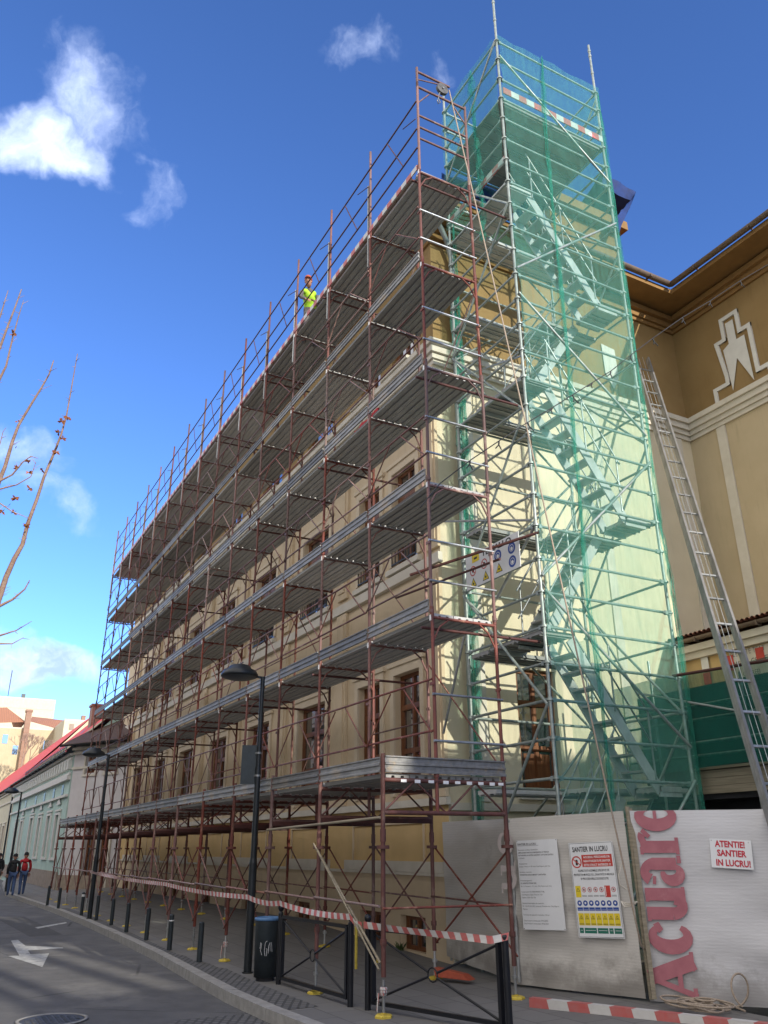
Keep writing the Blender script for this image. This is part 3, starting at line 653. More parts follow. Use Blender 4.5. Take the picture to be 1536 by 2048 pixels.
# decks: three ribbed planks per bay
def plank(b, y0, w_, x0, x1, z):
    e = .05; n = 5; prof = [(y0, z), (y0, z-e)]
    for k in range(n):
        a = y0+w_*(k+.12)/n; c_ = y0+w_*(k+.5)/n; d = y0+w_*(k+.88)/n
        prof += [(a, z-e), (a+.006, z-e+.026), (c_, z-e+.026), (d-.006, z-e+.026), (d, z-e)] if k % 2 else [(a, z-e), (d, z-e)]
    prof += [(y0+w_, z-e), (y0+w_, z)]; b.extx(prof, x0, x1)
def deck(y0, n, w_):
    b = B()
    for i in range(n): plank(b, y0+i*(w_+.012), w_, -BW+.03, -.03, .02+.001*i)
    for i in range(n):
        for xx in (-.06, -BW+.06):
            b.box(xx-.02, xx+.02, y0+i*(w_+.012)+.04, y0+i*(w_+.012)+.08, -.055, -.0301); b.box(xx-.02, xx+.02, y0+i*(w_+.012)+w_-.08, y0+i*(w_+.012)+w_-.04, -.055, -.0301)
    return b
md = deck(.04, 3, .32).mesh('deck', 'deckunder'); mdb = deck(-.72, 5, .335).mesh('deck', 'deckunder')
for i in range(NB):
    link(mdb, 'deck', scf, (-i*BW, 0, ZD[0]+.03))
    for k in range(1, 6): link(md, 'deck', scf, (-i*BW, rnd(-.012, .012), ZD[k]))
tb = B()   # C-channel toe board
def toe(x0, x1): 
    b = B(); b.extx([(-.045, .03), (-.045, .05), (-.028, .06), (-.028, .10), (-.045, .112), (-.045, .135), (-.028, .147), (-.028, .185), (-.045, .195), (-.045, .21), (-.015, .21), (-.015, .03)], x0, x1); return b
mt = toe(-BW+.035, -.035).mesh('toe_board', 'galv')
for i in range(NB):
    link(mt, 'toe_board', scf, (-i*BW, -.77, ZD[0]+.03))
    for k in range(1, 5): link(mt, 'toe_board', scf, (-i*BW, -.004, ZD[k]+.005)).rotation_euler = (rnd(-.03, .03), rnd(-.004, .004), 0)
b = B()
for x0, x1 in ((-BW+.03, -.03),):
    b.box(x0, x1, -.045, -.03, .0, .16); 
    b.uv = {}
def striped(name, p, q, h, th, parent, m, up=Vector((0, 0, 1)), tilt=0):
    b = B(); p, q = Vector(p), Vector(q); d = q-p; l = d.length; n = d.normalized().cross(up).normalized()*th/2; u = up*h
    F_ = [(p-n, q-n, q-n+u, p-n+u), (q+n, p+n, p+n+u, q+n+u)]
    b.quad(*F_[0], uv=[(0, 0), (l, 0), (l, h), (0, h)]); b.quad(*F_[1], uv=[(l, 0), (0, 0), (0, h), (l, h)])
    b.quad(p-n+u, q-n+u, q+n+u, p+n+u, uv=[(0, 0), (l, 0), (l, .05), (0, .05)]); b.quad(p+n, q+n, q-n, p-n, uv=[(0, 0), (l, 0), (l, .05), (0, .05)])
    b.quad(p+n, p-n, p-n+u, p+n+u, uv=[(0, 0)]*4); b.quad(q-n, q+n, q+n+u, q-n+u, uv=[(l, 0)]*4); 
    return b.build(name, m, parent)
for i in range(NB): striped('top_toe_board', (-(i+1)*BW+.03, -.035, ZD[5]+.0), (-i*BW-.03, -.035, ZD[5]+.0), .11, .02, scf, 'stripe')
b = B(); v = [(y, z) for y, z in [(-.045, .03), (-.045, .06), (-.025, .07), (-.025, .11), (-.045, .12), (-.045, .14), (-.025, .15), (-.025, .20), (-.045, .21), (-.045, .225), (-.01, .225), (-.01, .03)]]
b.exty([(-y_-.0+.0, z+ZD[0]+.03) for y_, z in v], -.76, YI+.02); b.build('end_toe_board', 'galv', scf)
# guardrails with fanned struts
def guard(z1, z2, fan=True):
    b = B()
    for z in (z1, z2): b.tube((-BW, -.03, z), (0, -.03, z), .0155, n=7)
    if fan:
        b.tube((-.02, -.045, z1-.02), (-.74, -.04, z2-.03), .0115, n=6); b.tube((-BW+.02, -.045, z1-.02), (-BW+.74, -.04, z2-.03), .0115, n=6)
    return b
mg = guard(.47, 1.12).mesh('guardrail', 'rust'); mg0 = guard(.6, 1.27).mesh('guardrail', 'rust'); mgg = guard(.47, 1.12).mesh('guardrail', 'rustpale')
b = guard(.5, .95, False)
b.tube((-BW, -.03, 1.62), (0, -.03, 1.62), .0155, n=7); b.tube((-.5, -.04, .5), (-1.1, -.04, 1.62), .011, n=6); b.tube((-.45, -.06, 1.35), (-.02, -.04, 1.2), .009, n=5); mg5 = b.mesh('guardrail', 'rustdark')
for i in range(NB):
    link(mg0, 'guardrail', scf, (-i*BW, 0, ZD[0]))
    for k in range(1, 5): link(mg if rnd(0, 1) < .75 else mgg, 'guardrail', scf, (-i*BW, rnd(-.02, .01), ZD[k]+rnd(-.03, .03))).rotation_euler = (rnd(-.01, .01), rnd(-.008, .008), 0)
    link(mg5, 'guardrail', scf, (-i*BW, 0, ZD[5]))
b = B(); b.tube((-BW, YI+.03, .05), (0, YI+.03, 1.85), .012, n=6); mb1 = b.mesh('diagonal_brace', 'rustpale')
b = B(); b.tube((-BW, YI+.03, 1.85), (0, YI+.03, .05), .012, n=6); mb2 = b.mesh('diagonal_brace', 'rust')
b = B(); b.tube((-BW, YI-.03, 1.02), (0, YI-.03, 1.02), .013, n=6); mb3 = b.mesh('inner_rail', 'rust')
for i in range(NB):
    for k in range(0, 5):
        if (i*3+k*5) % 7 < 3: link(mb1 if (i+k) % 2 else mb2, 'diagonal_brace', scf, (-i*BW, 0, ZD[k]+.05))
        if (i+k*2) % 5 < 2 and not (i == 0): link(mb3, 'inner_rail', scf, (-i*BW, 0, ZD[k]))
# small tubes tying the scaffold to the wall
b = B()
for i in range(0, NB, 2):
    for k in (1, 3, 5):
        b.cut(); b.tube((-i*BW-.12, -.1, ZD[k]-.18), (-i*BW-.12, 1.95, ZD[k]-.16), .022)
kid(b, 'wall_tie', 'rustdark', scf)
# trestle level
def trestle():
    b = B(); r = .029; yo = -.78
    for y, zt in ((yo, ZB+.28), (YI, ZB+.0)):
        z0 = zfoot(0, y) if 0 else 0
        b.tube((0, y, .28), (0, y, zt), r); b.tube((0, y, 1.62), (0, y, 1.66), r+.05, n=10); b.tube((0, y, .60), (0, y, .66), r+.012)
        b.tube((0, y, .62), (.06, y-.03, .62), .014); b.tube((0, y, 1.7), (0, y, 1.84), r+.008)
    for z in (ZB-.03, 2.03): b.tube((0, yo, z), (0, YI, z), .027)
    n = 4; w_ = (YI-yo)/n
    for k in range(n): b.tube((0, yo+k*w_, 2.03 if k % 2 == 0 else ZB-.03), (0, yo+(k+1)*w_, ZB-.03 if k % 2 == 0 else 2.03), .013, n=6)
    return b
mtr = trestle().mesh('trestle', 'rust')
b = B(); b.bar((0, -.78, 2.0), (0, YI, 2.0), .05, .075); mch = b.mesh('trestle_beam', 'rustdark')
b = B()
b.tube((0, 0, .10), (0, 0, .42), .018); b.tube((0, 0, .26), (0, 0, .30), .034, n=6); b.bar((-.06, 0, .285), (.06, 0, .285), .02, .015); mj = b.mesh('screw_jack', 'galvtube')
b = B(); b.lathe([(.001, .014), (.085, .014), (.105, .0), (.105, -.02)], n=6, smooth=False); b.lathe([(.024, .03), (.024, .014)], n=8); mp_ = b.mesh('base_plate', 'yellow')
def xbr(y, za, zb_, r=.0135):
    b = B(); b.tube((0, y, za), (-BW, y, zb_), r, n=6); b.tube((-BW, y+.03, za), (0, y+.03, zb_), r, n=6); return b
mx1 = xbr(YI+.03, 1.62, .38).mesh('cross_brace', 'rust'); mx0 = xbr(-.83, 1.62, .38).mesh('cross_brace', 'rust')
b = B(); b.tube((-BW, YI-.03, .98), (0, YI-.03, .95), .0135, n=6); mr1 = b.mesh('ledger', 'rust')
b = B(); b.tube((-BW, -.83, 1.02), (0, -.83, 1.0), .0165, n=7); mr0 = b.mesh('ledger', 'rustpale')
for i in range(NB+1):
    x = -i*BW; link(mtr, 'trestle', scf, (x, 0, 0)); i and link(mch, 'trestle_beam', scf, (x, 0, 0))
    for y in (-.78, YI):
        z = zfoot(x, y); dz = z+.02
        link(mj, 'screw_jack', scf, (x, y, z-.05)); link(mp_, 'base_plate', scf, (x+rnd(-.01, .01), y, z+.02), rnd(0, 1))
    if i < NB:
        link(mx1, 'cross_brace', scf, (x, 0, 0)); link(mr1, 'ledger', scf, (x, 0, 0)); link(mr0, 'ledger', scf, (x, 0, 0))
        if i != 1 and i != 0: link(mx0, 'cross_brace', scf, (x, 0, 0))
b = B(); b.tube((-BW, -.84, 1.66), (-.02, -.81, .42), .015); b.cut(); b.tube((-BW+.02, -.87, 1.69), (-.0, -.84, .36), .012); b.cut(); b.tube((-BW*2, -.84, 1.9), (-.0, -.82, 1.97), .017); kid(b, 'diagonal_tube', 'plank', scf)
b = B(); b.tube((.035, -.80, .98), (.035, YI, .96), .0135); b.tube((.04, -.78, .5), (.04, YI, 1.62), .0135) if 0 else None; b.build('end_ledger', 'rust', scf)
b = B(); b.tube((-.12, -.72, ZB-.0), (-.12, -.72, ZB+.0001), .02)
for i, y in enumerate((-.5, -.3, -.1, .12, .3, .48, .66, .84, .98)): b.cut(); b.box(.028, .034, y-.04, y+.04, ZB-.06 if i % 2 else ZB-.055, ZB-.02)
kid(b, 'sticker', 'white', scf)
# long beam tubes sticking out at level 2
b = B(); b.tube(hy(820, 1150, .6), hx(1080, 1064, .07), .024); b.cut(); b.tube(hy(792, 1196, .9), hx(1000, 1118, .0), .02); kid(b, 'tie_tube', 'rustdark', scf)

# ================================================================== GREEN STAIR TOWER
tw = empty('stair_tower', (.58, 1.47, 0)); tag(tw, 'tall silver tube stair tower wrapped in green netting at the building corner', 'scaffolding')
TX, TR, Y0, Y1 = .58, -1.3, 1.47, 3.97
ZN = [3.465+.503*k for k in range(-6, 26)]
topz = {(TX, Y0): 17.9, (TX, Y1): 17.45, (TR, Y0): 16.75, (TR, Y1): 16.1}
for (x, y), zt in topz.items():
    b = B(); b.tube((x, y, 0), (x, y, zt), .0245, n=10)
    for z in ZN:
        if z < zt-.1 and z > .2: b.tube((x, y, z-.012), (x, y, z+.012), .055, n=8); b.tube((x, y, z-.04), (x, y, z+.04), .031, n=8)
    for z in (16.6, 17.1, 17.25): 
        if z < zt: b.tube((x, y, z), (x, y, z+.05), .033, n=8)
    kid(b, 'standard', 'towertube', tw)
nd = {}
def led(p, q, r=.0215, name='ledger', m='towertube'):
    b = B(); p, q = Vector(p), Vector(q); d = (q-p).normalized(); b.tube(p+d*.05, q-d*.05, r, n=8)
    for a in (p+d*.07, q-d*.07): b.obox(a, d, (0, 0, 1), d.cross(Vector((0, 0, 1))), .03, .03, .02)
    return kid(b, name, m, tw)
for k, z in enumerate(ZN):
    if z < .4 or z > 16.2: continue
    led((TX, Y0, z), (TX, Y1, z))
    if k % 2 == 0 or z > 13: led((TR, Y0, z), (TR, Y1, z))
    led((TR, Y0, z), (TX, Y0, z))
    if k % 2 == 0 or z > 13: led((TR, Y1, z+.0), (TX, Y1, z))
for (a, c_) in [((1.47, 15.6), (3.97, 13.6)), ((3.97, 12.6), (1.47, 10.6)), ((1.47, 10.1), (3.97, 8.05)), ((3.97, 7.55), (1.47, 5.2)), ((1.5, 5.0), (3.97, 2.96)), ((3.97, 2.5), (2.4, .9))]:
    b = B(); b.tube((TX+.05, a[0], a[1]), (TX+.05, c_[0], c_[1]), .0225, n=8); kid(b, 'diagonal_brace', 'towertube', tw)
for z0, z1, f_ in ((3.4, 5.4, 0), (5.5, 7.9, 1), (7.9, 9.9, 0), (9.9, 12.0, 1), (12.0, 14.0, 0), (14, 16, 1), (1, 3.4, 1)):
    b = B(); a, c_ = (TR, TX) if f_ else (TX, TR); b.tube((a, Y0-.05, z0), (c_, Y0-.05, z1), .021, n=8); kid(b, 'diagonal_brace', 'towertube', tw)
    b = B(); a, c_ = (Y0, Y1) if f_ else (Y1, Y0); b.tube((TR-.05, a, z0), (TR-.05, c_, z1), .021, n=8); kid(b, 'diagonal_brace', 'towertube', tw)
    b = B(); a, c_ = (TR, TX) if f_ else (TX, TR); b.tube((a, Y1+.05, z0), (c_, Y1+.05, z1), .021, n=8); kid(b, 'diagonal_brace', 'towertube', tw)
# raking struts that hold the tower off the wall
b = B(); b.cut(); b.tube((TX, Y0, 8.9), (-1.95, Y0+.3, 9.9), .02); b.cut(); b.tube((TX-.1, Y0, 6.1), (-1.9, Y0-.1, 6.9), .02); b.cut(); b.tube((TR, Y0, 4.95), (-1.95, Y0-.1, 3.3), .02); b.cut(); b.tube((-.6, Y0+.1, 5.2), (TX, Y0, 6.0), .022)
kid(b, 'raking_strut', 'galvtube', tw)
# landings and stairs
def landing(x0, x1, y0, y1, z):
    b = B(); n = max(1, round((x1-x0)/.31)); w_ = (x1-x0)/n
    for i in range(n):
        b.box(x0+i*w_+.005, x0+(i+1)*w_-.005, y0, y1, z-.055, z); 
        b.box(x0+i*w_+.04, x0+i*w_+.06, y0, y1, z-.075, z-.0551); b.box(x0+(i+1)*w_-.06, x0+(i+1)*w_-.04, y0, y1, z-.075, z-.0551)
    kid(b, 'landing', 'deckunder', tw)
def flight(x, ya, za, yb, zb_, n=9):
    b = B()
    for dx in (-.24, .24):
        b.bar((x+dx, ya, za-.05), (x+dx, yb, zb_-.05), .03, .16)
        s_ = 1 if ya > yb else -1
        b.bar((x+dx, ya+s_*.42, za-.05), (x+dx, ya-.02*s_, za-.05), .03, .14)
    fo = kid(b, 'stair_flight', 'alupale', tw)
    t = B()
    for i in range(1, n):
        f_ = i/n; y = ya+(yb-ya)*f_; z = za+(zb_-za)*f_; t.cut(); t.box(x-.225, x+.225, y-.10, y+.10, z-.02, z+.01)
    kid(t, 'tread', 'deckunder', fo)
    h = B()
    for dx in (-.26, .26):
        h.cut(); h.tube((x+dx, ya, za+.95), (x+dx, yb, zb_+.95), .016, n=6); h.tube((x+dx, ya, za+.5), (x+dx, yb, zb_+.5), .013, n=6)
        for f_ in (.05, .5, .95): h.tube((x+dx, ya+(yb-ya)*f_, za+(zb_-za)*f_), (x+dx, ya+(yb-ya)*f_, za+(zb_-za)*f_+.95), .014, n=6)
    kid(h, 'handrail', 'galvtube', fo)
for z in (2.4, 6.5, 10.65): landing(-.15, .50, 3.42, Y1-.02, z)
for z in (4.45, 8.58, 12.6): landing(-.75, .50, Y0+.02, 2.05, z)
for z in (2.4, 4.42, 6.45, 8.55, 10.6, 12.55): landing(-1.25, -.78, Y0+.02, Y1-.02, z)
for z in (2.42, 6.42, 10.5): landing(-.70, -.2, 2.7, Y1-.02, z)
flight(.22, 3.42, 2.4, 2.02, 4.42); flight(.22, 3.42, 6.5, 2.02, 8.55); flight(.22, 3.42, 10.65, 2.02, 12.57)
flight(-.42, 2.02, 4.45, 3.42, 6.45); flight(-.42, 2.02, 8.58, 3.42, 10.6); flight(-.42, 1.9, .3, 3.3, 2.35)
flight(.05, 2.6, .35, 1.8, 2.3, 8) if 0 else None
landing(-1.27, .52, Y0+.02, Y1-.02, 14.6)
o = striped('toe_board', (0, 0, 0), (0, Y1-Y0-.06, 0), .15, .02, tw, 'stripe'); o.location = (.04, .03, 14.64)
o = striped('toe_board', (0, 0, 0), (TX-TR-.06, 0, 0), .15, .02, tw, 'stripe'); o.location = (TR-TX+.03, .0, 13.0)
# netting
def netsheet(name, m, P, nu, nv, amp, sc_, parent=tw):
    b = B(); crumple(b, gridquad(*P, nv, nu), amp, sc_); return kid(b, name, m, parent) if parent is not None else b.build(name, m)
netsheet('debris_net', 'net', ((TX+.07, Y0, .3), (TX+.07, Y1+.02, .3), (TX+.07, Y1+.02, 16.12), (TX+.07, Y0, 16.12)), 40, 110, .045, 2.6)
netsheet('debris_net', 'net', ((TX, Y1+.07, .3), (-2.0, Y1+.07, .3), (-1.9, Y1+.07, 5.0), (TX, Y1+.07, 5.0)), 14, 24, .06, 1.3)
netsheet('debris_net', 'net', ((TX, Y1+.07, 5.0), (TR, Y1+.07, 5.0), (TR, Y1+.07, 16.1), (TX, Y1+.07, 16.1)), 14, 60, .06, 1.3)
netsheet('debris_net', 'net', ((TR-.05, Y0-.06, 12.9), (TX, Y0-.06, 12.9), (TX, Y0-.06, 16.1), (TR-.05, Y0-.06, 16.0)), 14, 24, .06, 1.6)
netsheet('debris_net', 'net', ((TR-.05, Y0, 12.9), (TR-.05, Y1, 12.9), (TR-.05, Y1, 16.1), (TR-.05, Y0, 16.1)), 14, 24, .06, 1.6)
def bunch(pts, wd, m='netdense', amp=.05):
    for k in range(3):
        b = B(); g_ = []
        n = 60
        for i in range(n+1):
            f_ = i/n*(len(pts)-1); a = min(int(f_), len(pts)-2); p = Vector(pts[a]).lerp(Vector(pts[a+1]), f_-a)
            off = noise.noise_vector(Vector((i*.17+k*9, k*3.1, 2)))*amp
            ww = wd*(.5+.9*abs(noise.noise(Vector((i*.21, k*7.7, 0)))))
            g_.append([p+off+Vector((0, ww*(j/3-.5), .02*math.sin(j*2+i*.9))) + Vector((.025*math.sin(i*.7+j*1.7+k), 0, 0)) for j in range(4)])
        crumple(b, g_, .015, 6); kid(b, 'net_seam', m, tw)
bunch([(TX+.10, 2.5, 16.1), (TX+.11, 2.38, 13.7), (TX+.12, 2.36, 11.6), (TX+.12, 2.33, 9.3), (TX+.12, 2.27, 6.9), (TX+.12, 2.2, 4.95), (TX+.13, 2.27, 3.5), (TX+.13, 2.26, 1.9)], .06)
bunch([(TX+.03, Y1+.04, 16), (TX+.04, Y1+.06, 10), (TX+.04, Y1+.05, 6.5), (TX+.05, Y1+.08, 5.2), (TX+.05, Y1+.08, 1)], .045)
bunch([(-1.78, 1.87, 12.0), (-1.74, 1.86, 9.5), (-1.76, 1.85, 7.2), (-1.74, 1.86, 4.8), (-1.76, 1.85, 1.9)], .22, amp=.08)
bunch([(-1.2, 1.5, 13.0), (-1.15, 1.52, 10), (-1.1, 1.5, 8), (-1.05, 1.5, 6.5)], .04)
bunch([(-.2, 1.40, 16), (-.15, 1.42, 13), (-.2, 1.44, 11.8)], .1, amp=.1)

tw.location = (.017, 1.94, -.107); tw.scale = (1.065, 1.065, 1.065)   # module of the tube tower: 0.535 m

# protective netted canopy to the right of the tower
cn = empty('netted_walkway', (.7, 4.6, 0)); tag(cn, 'dark green netted walkway with timber fascia boards right of the stair tower', 'walkway')
netsheet('net', 'netdark', ((-1.6, 4.78, 2.75), (5.2, 4.78, 2.75), (5.2, 4.78, 4.15), (-1.6, 4.78, 4.22)), 34, 10, .05, 1.2, cn)
b = B()
for z in (2.95, 3.15, 3.5, 3.72): b.cut(); b.tube((-1.6, 4.95, z), (5.2, 4.95, z), .02)
for x in (-.9, .9, 3, 5): b.cut(); b.tube((x, 4.95, 0), (x, 4.95, 4.6 if x < 0 else 4.1), .0225)
b.cut(); b.tube((-1.0, 4.7, 4.05), (1.6, 4.7, 3.3), .018)
kid(b, 'rail', 'galvtube', cn)
b = B(); b.tube((.0, 4.5, 4.15), (5.2, 5.2, 4.05), .0245); kid(b, 'rusty_tube', 'rustdark', cn)
b = B()
for k in range(3): b.cut(); b.box(-.3, 5.2, 4.98+.002*k, 5.03, 2.38+.115*k, 2.49+.115*k)
b.box(-.3, 5.2, 4.93, 5.05, 2.73, 2.77); kid(b, 'fascia_board', 'plank', cn)
b = B(); b.box(-1.9, 5.2, 5.6, 5.7, -.1, 4.15); b.box(-1.9, 5.2, 5.06, 5.6, 2.30, 2.35); b.box(5.15, 5.2, 4.9, 6.6, 0, 2.4); kid(b, 'dark_backing', 'interior', cn)  # near-black sheets stand in for the shade inside the walkway

# annex with tiled eaves and faded lettering
ax = empty('low_annex', (0, 7.9, 0)); tag(ax, 'low yellow annex with brown tiled eaves and faded wall lettering behind the ladder', 'building')
b = B(); b.quad((WX+.01, 7.9, -.1), (6, 7.9, -.1), (6, 7.9, 5.45), (WX+.01, 7.9, 5.45)); b.quad((6, 7.9, -.1), (6, IY-.01, -.1), (6, IY-.01, 5.45), (6, 7.9, 5.45)); kid(b, 'wall', 'yellow_wall', ax)
b = B(); b.box(WX+.01, 6.05, 7.78, 7.899, 5.2, 5.33); b.box(WX+.01, 6.05, 7.70, 7.90, 5.332, 5.47); kid(b, 'cornice', 'trim', ax)
b = B(); gutter(b, (WX+.05, 7.62, 5.58), (6.1, 7.62, 5.58), .07); kid(b, 'gutter', 'gutter', ax)
b = B(); x = WX+.1
while x < 6.1:
    b.lathe([(.055, 0), (.055, .001)], 0, 0, 3) if 0 else None
    n = 6; v = []
    for yy, zz, in ((7.60, 5.64), (7.86, 5.66), (9.3, 5.74)):
        for k in range(n+1): a = math.pi*k/n; v.append((x+.05*math.cos(a), yy, zz+.05*math.sin(a)))
    b.add(v, [(k, k+1, n+1+k+1, n+1+k) for k in range(n)]+[(n+1+k, n+1+k+1, 2*(n+1)+k+1, 2*(n+1)+k) for k in range(n)]); x += .115
b.quad((WX+.01, 7.6, 5.62), (6.1, 7.6, 5.62), (6.1, 9.35, 5.70), (WX+.01, 9.35, 5.70)); kid(b, 'tiled_roof', 'tile_brown', ax)
S = Sheet((0, 7.89, 0), (1, 0, 0), (0, 0, 1))
b = B(); S.slab(b, -1.5, 4.62, 1.2, 5.18, .001, .012); kid(b, 'lettering_panel', 'trim', ax)
b = B(); S.text(b, 'ULEUL TE TEAT', -1.55, 5.07, .15, z=.014, bold=-.01, sx=.8); S.text(b, 'MIHAI CSEREY BA', -1.48, 4.86, .17, z=.014, sx=.8); S.text(b, 'OTEREEI', -1.3, 4.66, .13, z=.014, sx=.8); kid(b, 'lettering', 'workgrey', ax)
b = B()
for x, z in ((-2.15, 4.75), (-1.55, 4.98), (-.85, 5.0), (.3, 4.95)): b.cut(); S.slab(b, x-.09, z-.16, x+.09, z+.14, .015, .022)
kid(b, 'poster_square', 'redpaint', ax)
b = B(); S.slab(b, -2.24, 4.90, -2.06, 5.20, .0225, .026); kid(b, 'poster', 'white', ax)

# ================================================================== HOIST LADDER
lad = empty('hoist_ladder', (2.33, 3.2, 0)); tag(lad, 'long aluminium hoist ladder leaning from the fence up to the wall', 'ladder')
pa, pb = Vector(hy(1530, 1600, 3.2)), Vector(hx(1268, 712, -2.4)); dr = (pb-pa).normalized(); pa = pa-dr*(pa.z/dr.z)
offy = Vector((.06, .40, 0)).normalized()*.38; ln = (pb-pa).length; sd = offy.normalized(); nn = dr.cross(sd)
for k in (0, 1):
    b = B(); b.obox((pa+pb)/2+offy*k, dr, sd, nn, ln/2, .022, .06); b.obox((pa+pb)/2+offy*k, dr, sd, nn, ln/2, .027, .012)
    for i in range(int(ln/.33)): c_ = pa+dr*(i*.33+.1)+offy*k; b.obox(c_, dr, sd, nn, .012, .0275, .02)
    kid(b, 'rail', 'alu', lad)
b = B(); i = .5
while i < ln-.1:
    c_ = pa+dr*i; b.cut(); b.bar(c_, c_+offy, .035, .022, up=tuple(nn)); i += .56
kid(b, 'rung', 'galvtube', lad)
b = B(); b.tube(pa+dr*2+offy*.45+nn*.03, pb+offy*.4+nn*.03, .006, n=5); b.tube(pa+dr*2+offy*.55-nn*.03, pb+offy*.6-nn*.02, .005, n=5); kid(b, 'hoist_cable', 'galvtube', lad)

# ================================================================== FENCE WITH BANNERS
def zf(x, y): return zfoot(x, y)
def banner(name, m, top, bot, nu, nv, amp, s, label, seed=0):
    def along(pl, f_):
        f_ *= len(pl)-1; a = min(int(f_), len(pl)-2); return Vector(pl[a]).lerp(Vector(pl[a+1]), f_-a)
    g_ = [[along(bot, j/nu).lerp(along(top, j/nu), i/nv) for j in range(nu+1)] for i in range(nv+1)]
    vs = []
    b = B(); fr = []
    for i, r_ in enumerate(g_):
        for j, p in enumerate(r_):
            e = math.sin(math.pi*min(1, max(0, j/nu)))*.6+.4; low = 1+1.2*(1-i/nv)
            p = p + Vector((.48, -.6, 0)).normalized()*((noise.noise(Vector((p.x*s+seed, p.y*s, p.z*s*2.2)))-.75)*amp*e*low); fr.append(p)
    nc = nu+1; fs = [(i*nc+j, i*nc+j+1, (i+1)*nc+j+1, (i+1)*nc+j) for i in range(nv) for j in range(nu)]
    b.add(fr, fs, True); b.add([p+Vector((0, .006, 0)) for p in fr], [tuple(reversed(f_)) for f_ in fs], True)
    ro = empty(name, fr[0]); tag(ro, label, 'fence', 'construction hoarding panels'); kid(b, 'banner_sheet', m, ro); return ro, g_
f1, g1 = banner('fence_panel', 'tarp_grey', [(-2.96, 1.93, 2.02), (-.6, 1.50, 2.0), (1.05, 2.107, 2.05)], [(-2.94, 1.93, .06), (-.6, 1.50, -.03), (1.07, 2.114, -.02)], 60, 34, .05, 1.7, 'grey tarp covered hoarding panel with two site notices, beside the building corner')
f2, g2 = banner('fence_panel', 'tarp_white', [(1.1, 2.16, 2.05), (2.2, 3.05, 2.04), (4.6, 5.0, 2.04)], [(1.1, 2.16, -.04), (2.2, 3.05, -.04), (4.6, 5.0, -.04)], 70, 34, .03, 1.3, 'white banner hoarding panel with large faded red letters', 5)
b = B(); b.tube((1.10, 2.19, -.02), (1.07, 2.17, 2.1), .03); b.bar((1.2, 2.13, 0), (1.08, 2.2, 2.08), .05, .04); kid(b, 'post', 'plank', f2)
b = B(); b.tube((-2.9, 2.0, .0), (-2.9, 2.0, 2.0), .025); b.tube((-.6, 1.56, 0), (-.6, 1.56, 1.98), .025); b.tube((-2.9, 2.0, 1.9), (-.6, 1.58, 1.9), .02); b.tube((-.6, 1.58, 1.9), (1.05, 2.2, 1.9), .02); kid(b, 'post', 'galvtube', f1)
b = B()
for k in range(3):
    c0 = hz(1258+k*8, 1862+k*3, 0); p = Vector((1.13-.02*k, 2.02-.01*k, 1.0-k*.02)); b.path([p+Vector((-.1, -.03, .03*k)), p+Vector((0, -.07, 0)), p+Vector((.09, .0, .02))], .008, 5)
b.path([Vector((1.05, 2.0, 1.45)), Vector((1.02, 1.95, 1.3)), Vector((1.04, 1.94, 1.2)), Vector((1.08, 2.0, 1.15))], .009, 5)
kid(b, 'tie_string', 'trim', f1)
# letters reading up the banner, drawn as slab serif strokes
A0, A1 = Vector((1.1, 2.16, 0)), Vector((2.2, 3.05, 0)); ud = (A1-A0).normalized(); out = Vector((ud.y, -ud.x, 0))
SB = Sheet(A0+out*.010, ud, (0, 0, 1))       # x along the banner, y up
def banner_xy(px, py):
    d = ray(px, py); t_ = (A0+out*.010-CP).dot(out)/d.dot(out); p = CP+d*t_; q = p-SB.o; return q.dot(SB.r), q.z
def glyphs(b, sheet, pts_px, base_u, zscale=1):
    pass
lw = 0
def stroke(b, sh, P_, w0, z):
    """variable-width ribbon; P_ = list of (u, v, width)"""
    n = len(P_); L_, R_ = [], []
    for i, (u, v, ww) in enumerate(P_):
        a = P_[max(0, i-1)]; c_ = P_[min(n-1, i+1)]; d = Vector((c_[0]-a[0], c_[1]-a[1])); d.normalize(); nx = Vector((-d.y, d.x))*ww/2
        L_.append(sh.p(u+nx.x, v+nx.y, z)); R_.append(sh.p(u-nx.x, v-nx.y, z))
    b.add(L_+R_, [(i, i+1, n+i+1, n+i) for i in range(n-1)])
def arc(cx, cy, rx, ry, a0, a1, n, w0, w1, wm=None):
    o_ = []
    for i in range(n+1):
        t_ = i/n; a = R(a0+(a1-a0)*t_); ww = w0+(w1-w0)*t_ if wm is None else (w0+(wm-w0)*math.sin(math.pi*t_))
        o_.append((cx+rx*math.cos(a), cy+ry*math.sin(a), ww))
    return o_
